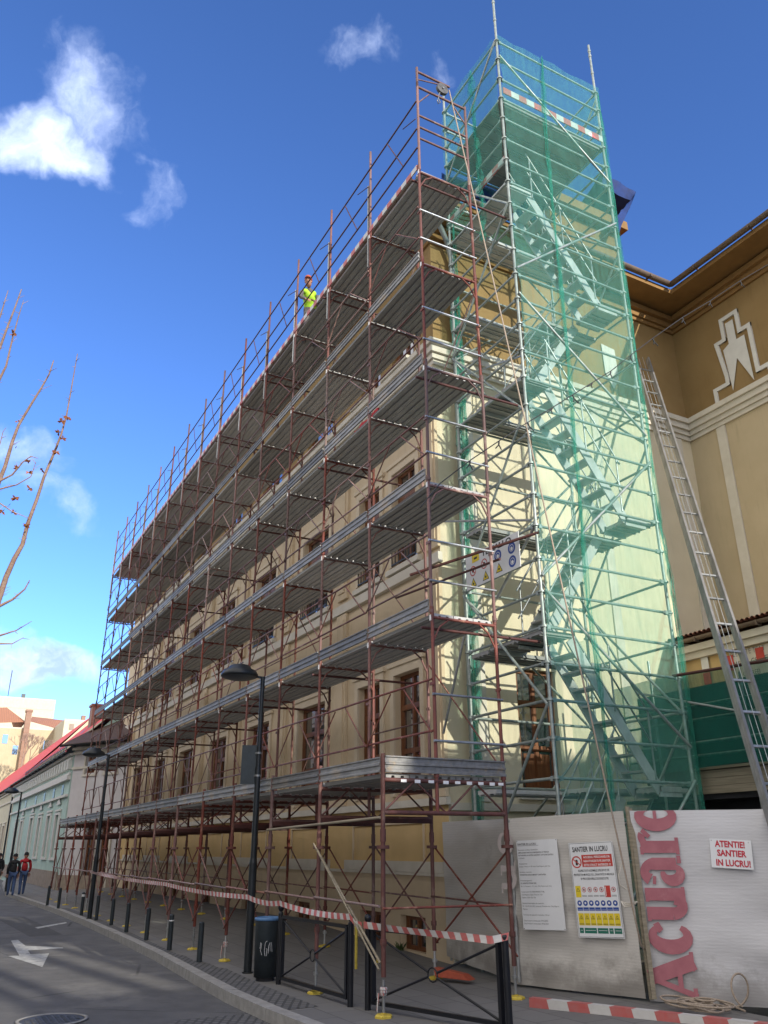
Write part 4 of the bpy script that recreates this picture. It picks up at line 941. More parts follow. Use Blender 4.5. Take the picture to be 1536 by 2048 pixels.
# letter design space: s = reading direction, h = height; x-height 1.0 (cap 1.45)
def letter(ch):
    S_ = []
    if ch == 'A': S_ = [[(0.15, 0, .13), (.72, 1.14, .13)], [(1.30, 0, .36), (.70, 1.12, .34)], [(.3, .38, .12), (1.05, .38, .12)], [(-.08, .05, .1), (.42, .05, .1)], [(.98, .05, .1), (1.62, .05, .1)]]; W_ = 1.55
    if ch == 'c': S_ = [arc(.55, .5, .38, .43, 40, 320, 16, .12, .12, .34), [(.78, .83, .24), (.9, .70, .2)]]; W_ = 1.0
    if ch == 'u': S_ = [[(.28, 1.0, .30), (.28, .35, .30)], arc(.55, .35, .27, .25, 180, 340, 8, .3, .12, .26), [(.95, 1.0, .30), (.95, 0, .30)], [(0, .955, .09), (.3, .955, .09)], [(.68, .955, .09), (.95, .955, .09)], [(.95, .045, .09), (1.22, .045, .09)]]; W_ = 1.22
    if ch == 'a': S_ = [[(.78, .72, .30), (.78, .12, .30)], arc(.48, .70, .3, .25, 0, 150, 8, .3, .16, .22), [(.2, .76, .2), (.18, .68, .2)], arc(.46, .27, .28, .22, 80, 330, 12, .1, .12, .28), [(.8, .05, .1), (1.08, .05, .1)]]; W_ = 1.08
    if ch == 'r': S_ = [[(.28, .98, .30), (.28, 0, .30)], [(0, .955, .09), (.28, .955, .09)], [(0, .045, .09), (.62, .045, .09)], arc(.62, .66, .28, .28, 160, 60, 8, .14, .2), [(.72, .86, .24), (.84, .78, .26)]]; W_ = .9
    if ch == 'e': S_ = [arc(.52, .5, .37, .43, 10, 325, 18, .12, .12, .32), [(.22, .52, .09), (.9, .52, .09)]]; W_ = 1.0
    return S_, W_
def word(b, sh, txt, fn, z):
    s = 0
    for k_, ch in enumerate(txt):
        S_, W_ = letter(ch)
        for q_, st in enumerate(S_):
            P_ = []
            for (a, h, ww) in st:
                u, v, sc1 = fn(s+a, h); P_.append((u, v, ww*sc1))
            stroke(b, sh, P_, 0, z+.0006*q_)
        s += W_+.04
    return s
# A foot at z .25 .. e top above the banner edge ; letter base (serif) side is to the right
uB, _ = banner_xy(1386, 1880); uT, _ = banner_xy(1302, 1880)
zlo = banner_xy(1345, 2000)[1]; zhi = banner_xy(1345, 1602)[1]
xh = (uB-uT)*.97; Ltot = 1.55+1.0+1.22+1.08+.9+1.0+.04*6
def fn(s, h): return uB-.02-h*xh*1.0, zlo+(zhi-zlo)*s/Ltot, xh
b = B(); word(b, SB, 'Acuare', fn, .004)
# trim what would rise above the banner edge
nv_ = [(x, y, min(z, 2.045)) for x, y, z in b.v]; b.v = nv_
kid(b, 'banner_lettering', 'fadedred', f2)
# faded print on the grey panel
C0, C1 = Vector((-.6, 1.50, 0)), Vector((1.03, 2.10, 0)); uc = (C1-C0).normalized(); oc = Vector((uc.y, -uc.x, 0))
SG = Sheet(C0+oc*.02, uc, (0, 0, 1))
def gxy(px, py):
    d = ray(px, py); t_ = (SG.o-CP).dot(SG.n)/d.dot(SG.n); q = CP+d*t_-SG.o; return q.dot(SG.r), q.z
D0, D1 = Vector((-2.9, 1.93, 0)), Vector((-.6, 1.5, 0)); dc = (D1-D0).normalized()
SD = Sheet(Vector((-.6, 1.5, 0))+Vector((dc.y, -dc.x, 0))*.045, dc, (0, 0, 1))
b = B()
word(b, SG, 'e', lambda s, h: (.10-h*.24, 1.52+s*.33, .24), .002); word(b, SG, 'u', lambda s, h: (.12-h*.24, 1.05+s*.33, .24), .003)
kid(b, 'faded_lettering', 'fadedpink', f1)
# --- signs on the panels
def board(name, sh, fxy, cs, label, m='signwhite'):
    q = [fxy(*c_) for c_ in cs]; u0 = (q[0][0]+q[3][0])/2; u1 = (q[1][0]+q[2][0])/2; v1 = (q[0][1]+q[1][1])/2; v0 = (q[2][1]+q[3][1])/2
    rx = Vector((q[1][0]-q[0][0], q[1][1]-q[0][1])).normalized(); rr = sh.r*rx.x+sh.u*rx.y; o_ = sh.p(u0, v0, 0)
    s2 = Sheet(sh.p(*q[3], 0), rr, rr.cross(sh.n)*-1 if 0 else sh.n.cross(rr)); W_ = Vector((q[1][0]-q[0][0], q[1][1]-q[0][1])).length; H_ = abs(v1-v0)
    ro = empty(name, s2.o); tag(ro, label, 'sign'); b = B(); s2.slab(b, 0, 0, W_, H_, -.006, 0); kid(b, 'board', m, ro); return ro, s2, W_, H_
ro, s2, W_, H_ = board('site_notice', SG, gxy, [(1037, 1683), (1118, 1679), (1133, 1865), (1047.5, 1859)], 'tall white notice with small black text, left one on the grey hoarding')
b = B(); L_ = ['SANTIER IN LUCRU', '', 'Denumirea si adresa obiectivului:', 'AMPLASARE PARTIALA MANSARDA SI TERASA', 'EXTINDERE LA HOTEL EXISTENT S+P+E+M CENTRU', 'LUCRARI', '', 'Amplasament:', 'Strada I. Maniu nr. 30, mun. Cluj-Napoca, jud. Cluj', '', 'Beneficiar investitie:', 'FUNDATIA INVATAMANT CARITATEA', '', 'Proiectant general:', 'SC ARHITECTONIC SRL', 'Str. A. Vlahuta nr. 21, mun. Cluj-Napoca jud. Cluj', '', 'Constructor: SC TRIA PROIECT SRL', 'Cluj-Napoca, Calea Turzii nr. 150', 'Telefon: 0264 432 156', '', 'Numarul autorizatiei de construire', 'Nr. 156/ 01.03. 2021 emisa de Primaria mun. Cluj-Napoca', 'Napoca', '', 'Termenul de executie a lucrarilor: 24 luni', '', 'Data inceperii constructiei: 09.02.2022', 'Data finalizarii constructiei: 09.02.2024']
for i, t_ in enumerate(L_):
    if t_:
        big = i == 0; bd = .03 if (i in (0, 3, 4, 11, 14) or big) else .0
        vs, fs = textmesh(t_, .034 if big else .0235, bold=bd*.6); mw = max(v[0] for v in vs); sx = min(1, (W_*.9)/mw); b.add([s2.p(.015+a*sx, H_-.06-i*(H_-.09)/len(L_)+c_, .002) for a, c_ in vs], fs)
s2.rect(b, .015, H_-.07, W_*.55, H_-.067, .002)
for u, v in ((.012, .012), (W_-.012, .012), (.012, H_-.012), (W_-.012, H_-.012)): s2.disc(b, u, v, .006, .002, 8)
kid(b, 'lettering', 'workgrey', ro)
ro, s2, W_, H_ = board('safety_sign', SG, gxy, [(1144, 1688.5), (1232, 1684), (1252, 1882.5), (1158, 1875)], 'tall safety notice with red heading and rows of yellow, blue and green pictograms')
k_ = B(); rd = B(); bl = B(); ye = B(); gr_ = B(); wh = B()
def fit(bb, s2, t_, u, v, wd, size, bold=.02, z=.003, center=True):
    vs, fs = textmesh(t_, size, bold=bold); a0 = min(x for x, _ in vs); a1 = max(x for x, _ in vs); sx = wd/(a1-a0); bb.add([s2.p(u+(x-a0)*sx, v+y, z) for x, y in vs], fs)
s2.rect(k_, .008, .008, W_-.008, .012, .001); s2.rect(k_, .008, H_-.012, W_-.008, H_-.008, .001); s2.rect(k_, .008, .0121, .012, H_-.0121, .001); s2.rect(k_, W_-.012, .0121, W_-.008, H_-.0121, .001)
fit(k_, s2, 'SANTIER IN LUCRU', W_*.08, H_*.90, W_*.80, .085, .02)
s2.rect(rd, W_*.27, H_*.735, W_*.95, H_*.865, .0015)
for i, t_ in enumerate(('ACCESUL PERSOANELOR', 'NEAUTORIZATE PE SANTIER', 'ESTE STRICT INTERZIS !!!')): fit(wh, s2, t_, W_*.31, H_*(.828-i*.042), W_*.6, .036, .02)
s2.disc(rd, W_*.145, H_*.79, W_*.115, .0015, 24, W_*.09); s2.disc(k_, W_*.145, H_*.80, W_*.03, .0014, 10); s2.rect(k_, W_*.12, H_*.755, W_*.17, H_*.79, .0014); s2.line(rd, W_*.07, H_*.82, W_*.22, H_*.76, .012, .002)
for i, t_ in enumerate(('RESPECTATI NORMELE SPECIFICE DE', 'PROTECTIA MUNCII, P.S.I., SANATATE IN MUNCA', 'SI PROCEDURILE DE EXECUTIE')): fit(k_, s2, t_, W_*(.16, .05, .2)[i], H_*(.685-i*.043), W_*(.7, .9, .62)[i], .036, .01)
def cells(v0, v1, kind):
    n = 7; m_ = .04*W_; cw = (W_-2*m_)/n
    for i in range(n):
        u0 = m_+i*cw+.003; u1 = m_+(i+1)*cw-.003; uc_ = (u0+u1)/2; vc = v1-(v1-v0)*.34; r_ = cw*.36
        if kind == 'p':
            if i == 0: s2.rect(ye, u0, v0, u1, v1, .001); s2.tri(k_, uc_, vc-.004, r_, .002); s2.tri(ye, uc_, vc-.005, r_*.7, .0025)
            elif i == 5: s2.rect(rd, u0, v0, u1, v1, .001); s2.rect(wh, u0+.008, v0+.01, u0+.016, v1-.01, .002)
            else: s2.disc(rd, uc_, vc, r_, .0015, 16, r_*.78); s2.disc(k_, uc_, vc, r_*.4, .0014, 8); s2.line(rd, uc_-r_*.6, vc+r_*.6, uc_+r_*.6, vc-r_*.6, .004, .002)
            if i not in (0, 5): s2.line(k_, u0+.004, v0+.012, u1-.004, v0+.012, .004, .002); s2.line(k_, u0+.004, v0+.022, u1-.004, v0+.022, .003, .002)
        elif kind == 'b':
            s2.disc(bl, uc_, vc, r_*1.1, .001, 16); s2.disc(wh, uc_, vc+.002, r_*.45, .002, 7+i % 3); s2.rect(bl, u0, v0, u1, v0+(v1-v0)*.3, .001); s2.line(wh, u0+.006, v0+.011, u1-.006, v0+.011, .003, .002)
        elif kind == 'y':
            s2.rect(ye, u0, v0, u1, v1, .001); s2.tri(k_, uc_, vc-.006, r_*1.05, .0015); s2.tri(ye, uc_, vc-.007, r_*.78, .002); s2.disc(k_, uc_, vc-.01, r_*.22, .0025, 5+i % 3); s2.line(k_, u0+.004, v0+.012, u1-.004, v0+.012, .004, .002); s2.line(k_, u0+.006, v0+.021, u1-.006, v0+.021, .003, .002)
cells(H_*.415, H_*.535, 'p'); cells(H_*.275, H_*.395, 'b'); cells(H_*.125, H_*.25, 'y')
for a, c_ in ((.04, .13), (.15, .42), (.44, .67), (.69, .78), (.8, .96)): s2.rect(gr_, W_*a, H_*.045, W_*c_, H_*.10, .001); s2.line(wh, W_*(a+.02), H_*.075, W_*(c_-.02), H_*.075, .004, .002)
for bb, nm, mm in ((k_, 'lettering', 'black'), (rd, 'red_heading', 'redpaint'), (bl, 'blue_pictograms', 'blue'), (ye, 'yellow_pictograms', 'signyellow'), (gr_, 'green_pictograms', 'signgreen'), (wh, 'white_lettering', 'white')): kid(bb, nm, mm, ro)
ro, s2, W_, H_ = board('warning_sign', SB, banner_xy, [(1416, 1675.6), (1499, 1680), (1506.6, 1738.5), (1423.6, 1735)], 'small white landscape sign with crimson capitals on the white banner')
b = B()
for t_, u, v, wd in (('ATENTIE!', .12, .73, .72), ('SANTIER', .16, .42, .70), ('IN LUCRU!', .12, .09, .82)): fit(b, s2, t_, W_*u, H_*v, W_*wd, H_*.30, .035)
kid(b, 'lettering', 'textred', ro)
b = B()
for u, v in ((.02, H_-.02), (W_-.03, H_-.025)): s2.disc(b, u, v, .007, .002, 8)
s2.slab(b, 0, 0, W_, .006, .001, .004); kid(b, 'fixings', 'galvtube', ro)

# big company sign hanging on the tower side
p0, p1 = Vector(hy(934, 1182, 1.80)), Vector(hy(1042, 1155, 1.80)); H3 = hy(934, 1115, 1.80).z-p0.z
S3 = Sheet(p0, (1, 0, 0), (0, 0, 1)); W3 = (p1-p0).length
ro = empty('scaffold_sign', p0); tag(ro, 'white sign with black capitals and round blue pictograms hanging on the green tower', 'sign')
b = B(); S3.slab(b, 0, 0, W3, H3, -.008, 0); kid(b, 'board', 'signwhite', ro)
k_ = B(); fit(k_, S3, 'TERIALLO', W3*.32, H3*.80, W3*.55, H3*.22, .03)
bl = B(); ye = B(); rd = B(); wh = B()
S3.rect(ye, W3*.13, H3*.74, W3*.27, H3*.97, .002); S3.rect(k_, W3*.17, H3*.82, W3*.23, H3*.88, .003)
for u, v in ((.62, .60), (.87, .62), (.87, .24)): S3.disc(bl, W3*u, H3*v, H3*.165, .002, 20); S3.disc(wh, W3*u, H3*v, H3*.10, .003, 20, H3*.085); S3.disc(wh, W3*u, H3*(v-.02), H3*.06, .003, 5)
for u, v in ((.14, .50), (.36, .56)): S3.disc(rd, W3*u, H3*v, H3*.15, .002, 20, H3*.12); S3.disc(k_, W3*u, H3*v, H3*.055, .002, 7); S3.line(rd, W3*u-H3*.09, H3*(v+.09), W3*u+H3*.09, H3*(v-.09), .015, .003)
for u, v in ((.14, .12), (.38, .16), (.63, .20)): S3.tri(k_, W3*u, H3*v, H3*.18, .002); S3.tri(ye, W3*u, H3*v, H3*.14, .003); S3.disc(k_, W3*u, H3*v, H3*.04, .004, 6)
for bb, nm, mm in ((k_, 'lettering', 'black'), (rd, 'red_pictograms', 'redpaint'), (bl, 'blue_pictograms', 'blue'), (ye, 'yellow_pictograms', 'signyellow'), (wh, 'white_pictograms', 'white')): kid(bb, nm, mm, ro)

# ================================================================== STREET FURNITURE
def lamp(loc, H_, label, arm=.42, sign=False):
    ro = empty('street_lamp', loc); tag(ro, label, 'street lamp', 'street lamps along the kerb')
    b = B(); b.tube((0, 0, 0), (0, 0, 1.55), .062, n=14); b.lathe([(.062, 1.55), (.05, 1.62)], n=14); b.tube((0, 0, 1.62), (0, 0, 3.0), .048, n=14); b.tube((0, 0, 3.0), (0, 0, H_), .038, n=12); b.tube((0, 0, 0), (0, 0, .03), .085, n=14); b.build('pole', 'darkmetal', ro)
    b = B(); b.bar((0, .04, H_-.02), (0, -arm+.2, H_+.0), .04, .035); b.build('arm', 'darkmetal', ro)
    b = B(); cy = -arm; b.lathe([(.001, H_+.17), (.14, H_+.16), (.17, H_+.145), (.20, H_+.10), (.28, H_+.06), (.315, H_+.0), (.315, H_-.03), (.29, H_-.045)], 0, cy, 28); b.tube((-.16, cy, H_+.175), (.16, cy, H_+.185), .008, n=5); b.build('lamp_head', 'darkmetal', ro)
    b = B(); b.lathe([(.29, H_-.043), (.2, H_-.075), (.001, H_-.085)], 0, cy, 24); b.build('lamp_glass', 'greymetal', ro)
    return ro
lamp((-4.12, -.90, -.13), 4.50, 'nearest street lamp, tall dark post with round head beside the litter bin')
lamp((-16.16, -1.1, -.13), 4.3, 'middle street lamp, standing between bollards in front of the far scaffold bays')
lamp((-33.9, -1.55, -.1), 4.2, 'farthest street lamp, by the pedestrians at the left edge')
# sign seen from behind, strapped on the near lamp
ro = empty('street_sign', (-4.12, -.90, 2.9)); tag(ro, 'dark rectangular sign seen from behind, strapped to the nearest lamp post', 'sign')
b = B(); b.obox((-.075, -.10, .02), (.34, .94, 0), (0, 0, 1), (.94, -.34, 0), .16, .31, .014); b.build('sign_plate', 'greymetal', ro)
b = B()
for z in (-.16, .2): b.tube((0, 0, z-.015), (0, 0, z+.015), .056, n=12); b.bar((-.09, -.08, z), (.0, .0, z), .02, .03)
b.build('bracket', 'galvtube', ro)
# bollards
bb = [(94, 1812), (116, 1818), (162, 1832), (192, 1842), (222, 1852), (252, 1866), (292, 1882), (338, 1902), (398, 1926)]
nm = ['farthest', 'second farthest', 'third farthest', 'fourth farthest', 'middle', 'fourth nearest', 'third nearest', 'second nearest', 'nearest']
ex = {2: ' with a pale cap band', 7: ' with a thin silver ring', 0: ' beside the far trestle legs'}
first = None
def bollard(x, y, lab, ring):
    ro = empty('bollard', (x, y, -.13)); tag(ro, lab, 'bollard', 'bollards along the kerb')
    b = B(); b.tube((0, 0, 0), (0, 0, .60), .046, n=14); b.lathe([(.046, .60), (.03, .615), (.001, .618)], n=14); b.build('post', 'greymetal', ro)
    if ring: b = B(); b.tube((0, 0, .50), (0, 0, .52 if ring == 1 else .56), .048, n=14); b.build('reflective_ring', 'signwhite', ro)
for i, p in enumerate(bb):
    q = hz(*p, -.13); bollard(q.x, q.y, nm[i]+' dark bollard on the kerb'+ex.get(i, ' in the row by the scaffold'), {7: 1, 2: 2}.get(i, 0))
for i, (p, la) in enumerate([((11, 1778), 'dark bollard left of the two pedestrians, leftmost at the frame edge'), ((23, 1782), 'dark bollard at the feet of the pedestrian in black'), ((38, 1788), 'dark bollard in front of the pedestrian in the red jacket')]):
    q = hz(*p, -.1); bollard(q.x, q.y, la, 0)
# litter bin
ro = empty('litter_bin', (-3.3, -.93, -.12)); tag(ro, 'round dark grey litter bin with a blue rim and white scribbles', 'litter bin')
b = B(); b.lathe([(.16, .05), (.165, .05), (.175, .78)], n=28); b.lathe([(.001, .05), (.16, .05)], n=28); b.build('body', 'greymetal', ro)
b = B(); b.lathe([(.175, .775), (.19, .78), (.19, .81), (.165, .82), (.16, .77)], n=28); b.build('rim', 'bluerim', ro)
b = B(); b.lathe([(.16, .70), (.001, .68)], n=20); b.lathe([(.162, .70), (.162, .78)], n=20); b.build('liner', 'interior', ro)
b = B(); b.lathe([(.13, 0), (.13, .05)], n=20); b.build('foot', 'interior', ro)
b = B()
def onbin(pts, r=.1735):
    a0 = math.atan2(CP.y+.93, CP.x+3.3); pp = [(r*math.cos(a0+u), r*math.sin(a0+u), z) for u, z in pts]; b.path(pp, .0035, 4)
onbin([(-.55, .42), (-.5, .5), (-.42, .48), (-.46, .42), (-.5, .40), (-.4, .36), (-.36, .34)]); onbin([(.05, .52), (-.1, .5), (-.16, .4), (-.1, .33), (.02, .33), (.06, .42), (-.03, .42)]); onbin([(.16, .36), (.2, .46), (.3, .5), (.32, .38), (.42, .5), (.5, .38)])
b.build('graffiti', 'signwhite', ro)
# barriers
def barrier(pa, pb, z, lab, ballL, ballR, h=.92):
    pa, pb = Vector((*pa, z)), Vector((*pb, z)); ro = empty('barrier', pa); tag(ro, lab, 'barrier', 'black steel pedestrian barriers'); d = (pb-pa); l = d.length; d.normalize(); up = Vector((0, 0, 1))
    b = B(); o_ = .09
    for q in (pa+d*o_, pb-d*o_): b.bar(q+up*.08, q+up*(h-.06), .05, .05)
    b.bar(pa+d*o_+up*(h-.06), pb-d*o_+up*(h-.06), .05, .04); b.bar(pa+d*o_+up*.10, pb-d*o_+up*.10, .04, .04); kid(b, 'barrier_frame', 'blackpaint', ro)
    b = B(); c_ = (pa+pb)/2+up*(h*.5)
    for a in ((pa+d*o_+up*.12), (pa+d*o_+up*(h-.1)), (pb-d*o_+up*.12), (pb-d*o_+up*(h-.1))): v = (c_-a).normalized(); b.tube(a, c_-v*.07, .014, n=7)
    n_ = d.cross(up); pts_ = [c_+(d*math.cos(k*.5236)+up*math.sin(k*.5236))*.07 for k in range(13)]; b.path(pts_, .009, 6); kid(b, 'cross_bars', 'blackpaint', ro)
    for q, ball in ((pa, ballL), (pb, ballR)):
        b = B(); b.tube(q, q+up*(h-.02), .036, n=14); b.lathe([(.036, h-.02), (.03, h-.005)] + ([(.022, h+.0), (.03, h+.015), (.042, h+.04), (.044, h+.06), (.036, h+.085), (.015, h+.1), (.001, h+.103)] if ball else [(.001, h)]), 0, 0, 16)
        if True: n0 = len(b.v)
        b.v = [(x+(q.x if i_ >= 8*0 and abs(x) < .2 and abs(y) < .2 and k__ else 0), y+(q.y if k__ else 0), z_+(q.z if k__ else 0)) for i_, ((x, y, z_), k__) in enumerate(zip(b.v, [False]*(14*4)+[True]*(len(b.v)-14*4)))]
        kid(b, 'post', 'blackpaint', ro)
    return ro
barrier((-2.86, -.90), (-.80, -.80), -.13, 'shorter black barrier with crossed bars beside the litter bin', True, True)
barrier((-.50, -.72), (1.45, -.12), -.13, 'nearer black barrier with crossed bars and striped tape tied on its right end', True, False)
# yellow standpipe behind, orange foot block, base weeds
b = B(); p = hz(712, 1935, 0); b.path([(p.x, p.y, -.02), (p.x, p.y, .62), (p.x-.03, p.y-.03, .68), (p.x-.1, p.y-.02, .66)], .022); tag(b.build('standpipe', 'yellow'), 'thin yellow pipe standing by the wall between the two barriers', 'pipe')
ro = empty('barrier_weight', (-1.45, 1.12, -.02)); tag(ro, 'orange red plastic barrier foot block lying below the grey hoarding', 'foot block')
b = B(); v = [(-.35, -.12, 0), (.36, -.11, 0), (.36, .11, 0), (-.35, .12, 0), (-.42, -.08, .15), (.22, -.08, .09), (.22, .08, .09), (-.42, .08, .15)]; b.add(v, [(0, 3, 2, 1), (4, 5, 6, 7), (0, 1, 5, 4), (2, 3, 7, 6), (1, 2, 6, 5), (0, 4, 7, 3)]); q = b.build('block', 'orange', ro); bv = q.modifiers.new('b', 'BEVEL'); bv.width = .015; bv.segments = 2
b = B(); b.tube((-.2, 0, .09), (-.2, 0, .15), .035); b.build('socket', 'redpaint', ro); ro.rotation_euler = (0, 0, .35); ro.scale = (.8, .8, .75)
def weed(p, n, lab):
    b = B()
    for i in range(n):
        a = rnd(0, 6.28); l = rnd(.06, .16); d = Vector((math.cos(a)*.5, math.sin(a)*.5, 1)).normalized(); q = Vector(p)+Vector((rnd(-.07, .07), rnd(-.04, .04), 0)); s_ = Vector((-math.sin(a), math.cos(a), 0))*.008
        b.add([q-s_, q+s_, q+d*l*.6+s_*1.5, q+d*l+Vector((math.cos(a), math.sin(a), 0))*.03, q+d*l*.6-s_*1.5], [(0, 1, 2, 3, 4)])
    tag(b.build('weed', 'weed'), lab, 'weed')
q = hy(803, 1926, 1.95); weed((q.x, 1.93, zfoot(q.x, 1.93)), 24, 'small green weed at the wall foot behind the nearer barrier')
# striped beam and ropes on the ground
pa, pb = hz(1062, 1998, .0), Vector((3.2, 2.15, .0)); 
o = striped('striped_beam', (pa.x, pa.y, -.08), (pb.x, pb.y, -.08), .10, .10, None, 'stripe_beam'); tag(o, 'red and white striped barrier beam lying in front of the hoarding', 'beam')
b = B(); top = Vector((.0, .71, 14.92)); bot = Vector((1.22, 2.0, .55)); pts_ = []
for i in range(41):
    t_ = i/40; p = top.lerp(bot, t_); p += Vector((.25, -.12, -.25))*math.sin(math.pi*t_)*.5; pts_.append(p)
ro = empty('hoist_rope', (1.7, 1.7, -.05)); tag(ro, 'long pale rope running from the pulley down to a loose coil by the hoarding', 'rope')
pe = [hz(1330, 1935, .15), hz(1390, 1975, .05), hz(1440, 2003, 0), hz(1490, 2022, -.02)]
for q in pe: pts_.append(q)
b.path(pts_, .0115, 6); kid(b, 'rope_line', 'rope', ro)
b = B(); c0 = hz(1395, 2020, -.04)
pts_ = []
for i in range(190):
    a = i*.27; r_ = .20+.10*math.sin(i*.13)+.05*noise.noise(Vector((i*.2, 0, 0))); cx = c0+Vector((.12*math.sin(i*.05), .10*math.cos(i*.07), 0))
    pts_.append(cx+Vector((math.cos(a)*r_*1.25, math.sin(a)*r_*.75, .02+.06*abs(noise.noise(Vector((i*.11, 3, 0))))+.0004*i)))
b.path(pts_, .011, 6)
cc_ = hz(1478, 2012, .0); pts_ = []
for i in range(26): a = -.6+i*.25; pts_.append(cc_+Rt*(.14*math.sin(a))+Vector((0, 0, .15-.17*math.cos(a)))+Vector((.01*i-.1, 0, 0)))
b.path(pts_, .0115, 6)
lo1 = [hz(x, y, -.105) for x, y in [(1536, 2040), (1400, 2036), (1250, 2030), (1150, 2026), (1090, 2026), (1077, 2034), (1085, 2043), (1130, 2046), (1250, 2044), (1400, 2052)]]; b.path(lo1, .013, 6)
kid(b, 'rope_coil', 'rope', ro)
# pulley at the top
ro = empty('pulley_wheel', (.0, .55, 14.85)); tag(ro, 'grey pulley wheel fixed at the top of the red end frame', 'pulley')
b = B(); b.tube((-.03, 0, 0), (.03, 0, 0), .12, n=22); b.build('wheel', 'iron', ro)
b = B(); b.path([(0, -.05, -.1), (0, -.08, -.2), (.01, -.1, -.3), (.01, -.06, -.38), (.0, -.1, -.42), (0, -.12, -.34)], .012, 6); b.tube((-.05, 0, 0), (.05, 0, 0), .02); b.build('hook', 'galvtube', ro)
# barrier tape
def tape(name, pts, lab, h=.06, m='stripe_tape', sag=0):
    b = B(); l = 0; P_ = [Vector(p) for p in pts]; PP = []
    for a, c_ in zip(P_, P_[1:]):
        n = max(2, int((c_-a).length/.18))
        for i in range(n): PP.append(a.lerp(c_, i/n)+Vector((0, 0, -sag*4*(i/n)*(1-i/n))))
    PP.append(P_[-1])
    for i in range(len(PP)-1):
        a, c_ = PP[i], PP[i+1]; d = (c_-a).length; t0_ = .8*noise.noise(Vector((i*.12, 1, 0))); t1_ = .8*noise.noise(Vector(((i+1)*.12, 1, 0)))
        ua = Vector((.3*math.sin(t0_), -math.sin(t0_), math.cos(t0_)))*h; uc2 = Vector((.3*math.sin(t1_), -math.sin(t1_), math.cos(t1_)))*h
        b.quad(a, c_, c_+uc2, a+ua, uv=[(l, 0), (l+d, 0), (l+d, h), (l, h)]); l += d
    tag(b.build(name, m), lab, 'tape', 'red and white barrier tapes')
tape('barrier_tape', [(-.46, -.80, .74), (1.38, -.25, .70), (1.5, -.12, .74)], 'thick striped tape along the top of the nearer barrier', .075)
tape('barrier_tape', [hy(180, 1746, -1.2), hy(330, 1772, -1.1), hy(495, 1799, -.98), hy(560, 1812, -.95), hy(700, 1840, -.88), (-.5, -.80, .74)], 'long slack striped tape from the middle lamp to the barriers', .07, sag=.035)
for i_, (x, y, la) in enumerate([(0, -.78, 'striped tape knotted round the nearest trestle leg foot'), (-3*BW, -.78, 'striped tape knotted round a trestle leg past the litter bin')]):
    b = B(); 
    for k in range(3): b.lathe([(.034+.006*k, .10+.03*k), (.037, .125+.03*k)], x, y, 8, False)
    b.add([(x-.03, y-.04, .12), (x-.05, y-.05, .12), (x-.06, y-.06, -.05), (x-.035, y-.06, -.07)], [(0, 1, 2, 3)]); b.add([(x+.03, y-.04, .12), (x+.045, y-.05, .12), (x+.0, y-.06, .0), (x-.01, y-.05, .02)], [(0, 1, 2, 3)])
    b.uv = {i: [(rnd(0, .1), 0), (rnd(.1, .2), 0), (rnd(.1, .2), .05), (rnd(0, .1), .05)] for i in range(len(b.f)) if len(b.f[i]) == 4}
    tag(b.build('barrier_tape', 'stripe_tape'), la, 'tape', 'red and white barrier tapes')
# overhead wire with clamps
ro = empty('overhead_wire', (1.0, 3, 8)); tag(ro, 'thin black overhead cable with small forked clips crossing in front of the tower', 'cable')
wp = [(840, 1015), (880, 967), (940, 921), (998, 882), (1055, 845), (1105, 815), (1145, 790), (1185, 765), (1222, 742), (1262, 710), (1305, 677), (1365, 635), (1420, 602), (1480, 562), (1560, 515)]
W3_ = [hx(x, y, 1.1) for x, y in wp]; b = B(); b.path(W3_, .008, 5); kid(b, 'cable', 'black', ro)
b = B()
for q in W3_[2:-1]:
    a = rnd(-.6, .6); d = Vector((0, math.sin(a), -math.cos(a))); b.cut(); b.tube(q, q+d*.06, .012, n=5); b.tube(q+d*.06, q+d*.13+Vector((0, .05, 0)), .009, n=5); b.tube(q+d*.06, q+d*.13-Vector((0, .05, 0)), .009, n=5)
kid(b, 'clip', 'black', ro)
# red bag and a white board left on the decks
b = B(); crumple(b, gridquad((-3.05, .25, 8.66), (-2.1, .25, 8.66), (-2.1, .3, 8.98), (-3.05, .3, 8.95), 6, 14), .05, 4); crumple(b, gridquad((-3.05, .3, 8.95), (-2.1, .3, 8.98), (-2.1, .6, 8.7), (-3.05, .6, 8.7), 6, 14), .05, 4)
tag(b.build('red_sheet', 'redcloth'), 'crumpled red sheet lying on a middle deck near the building corner', 'sheet')

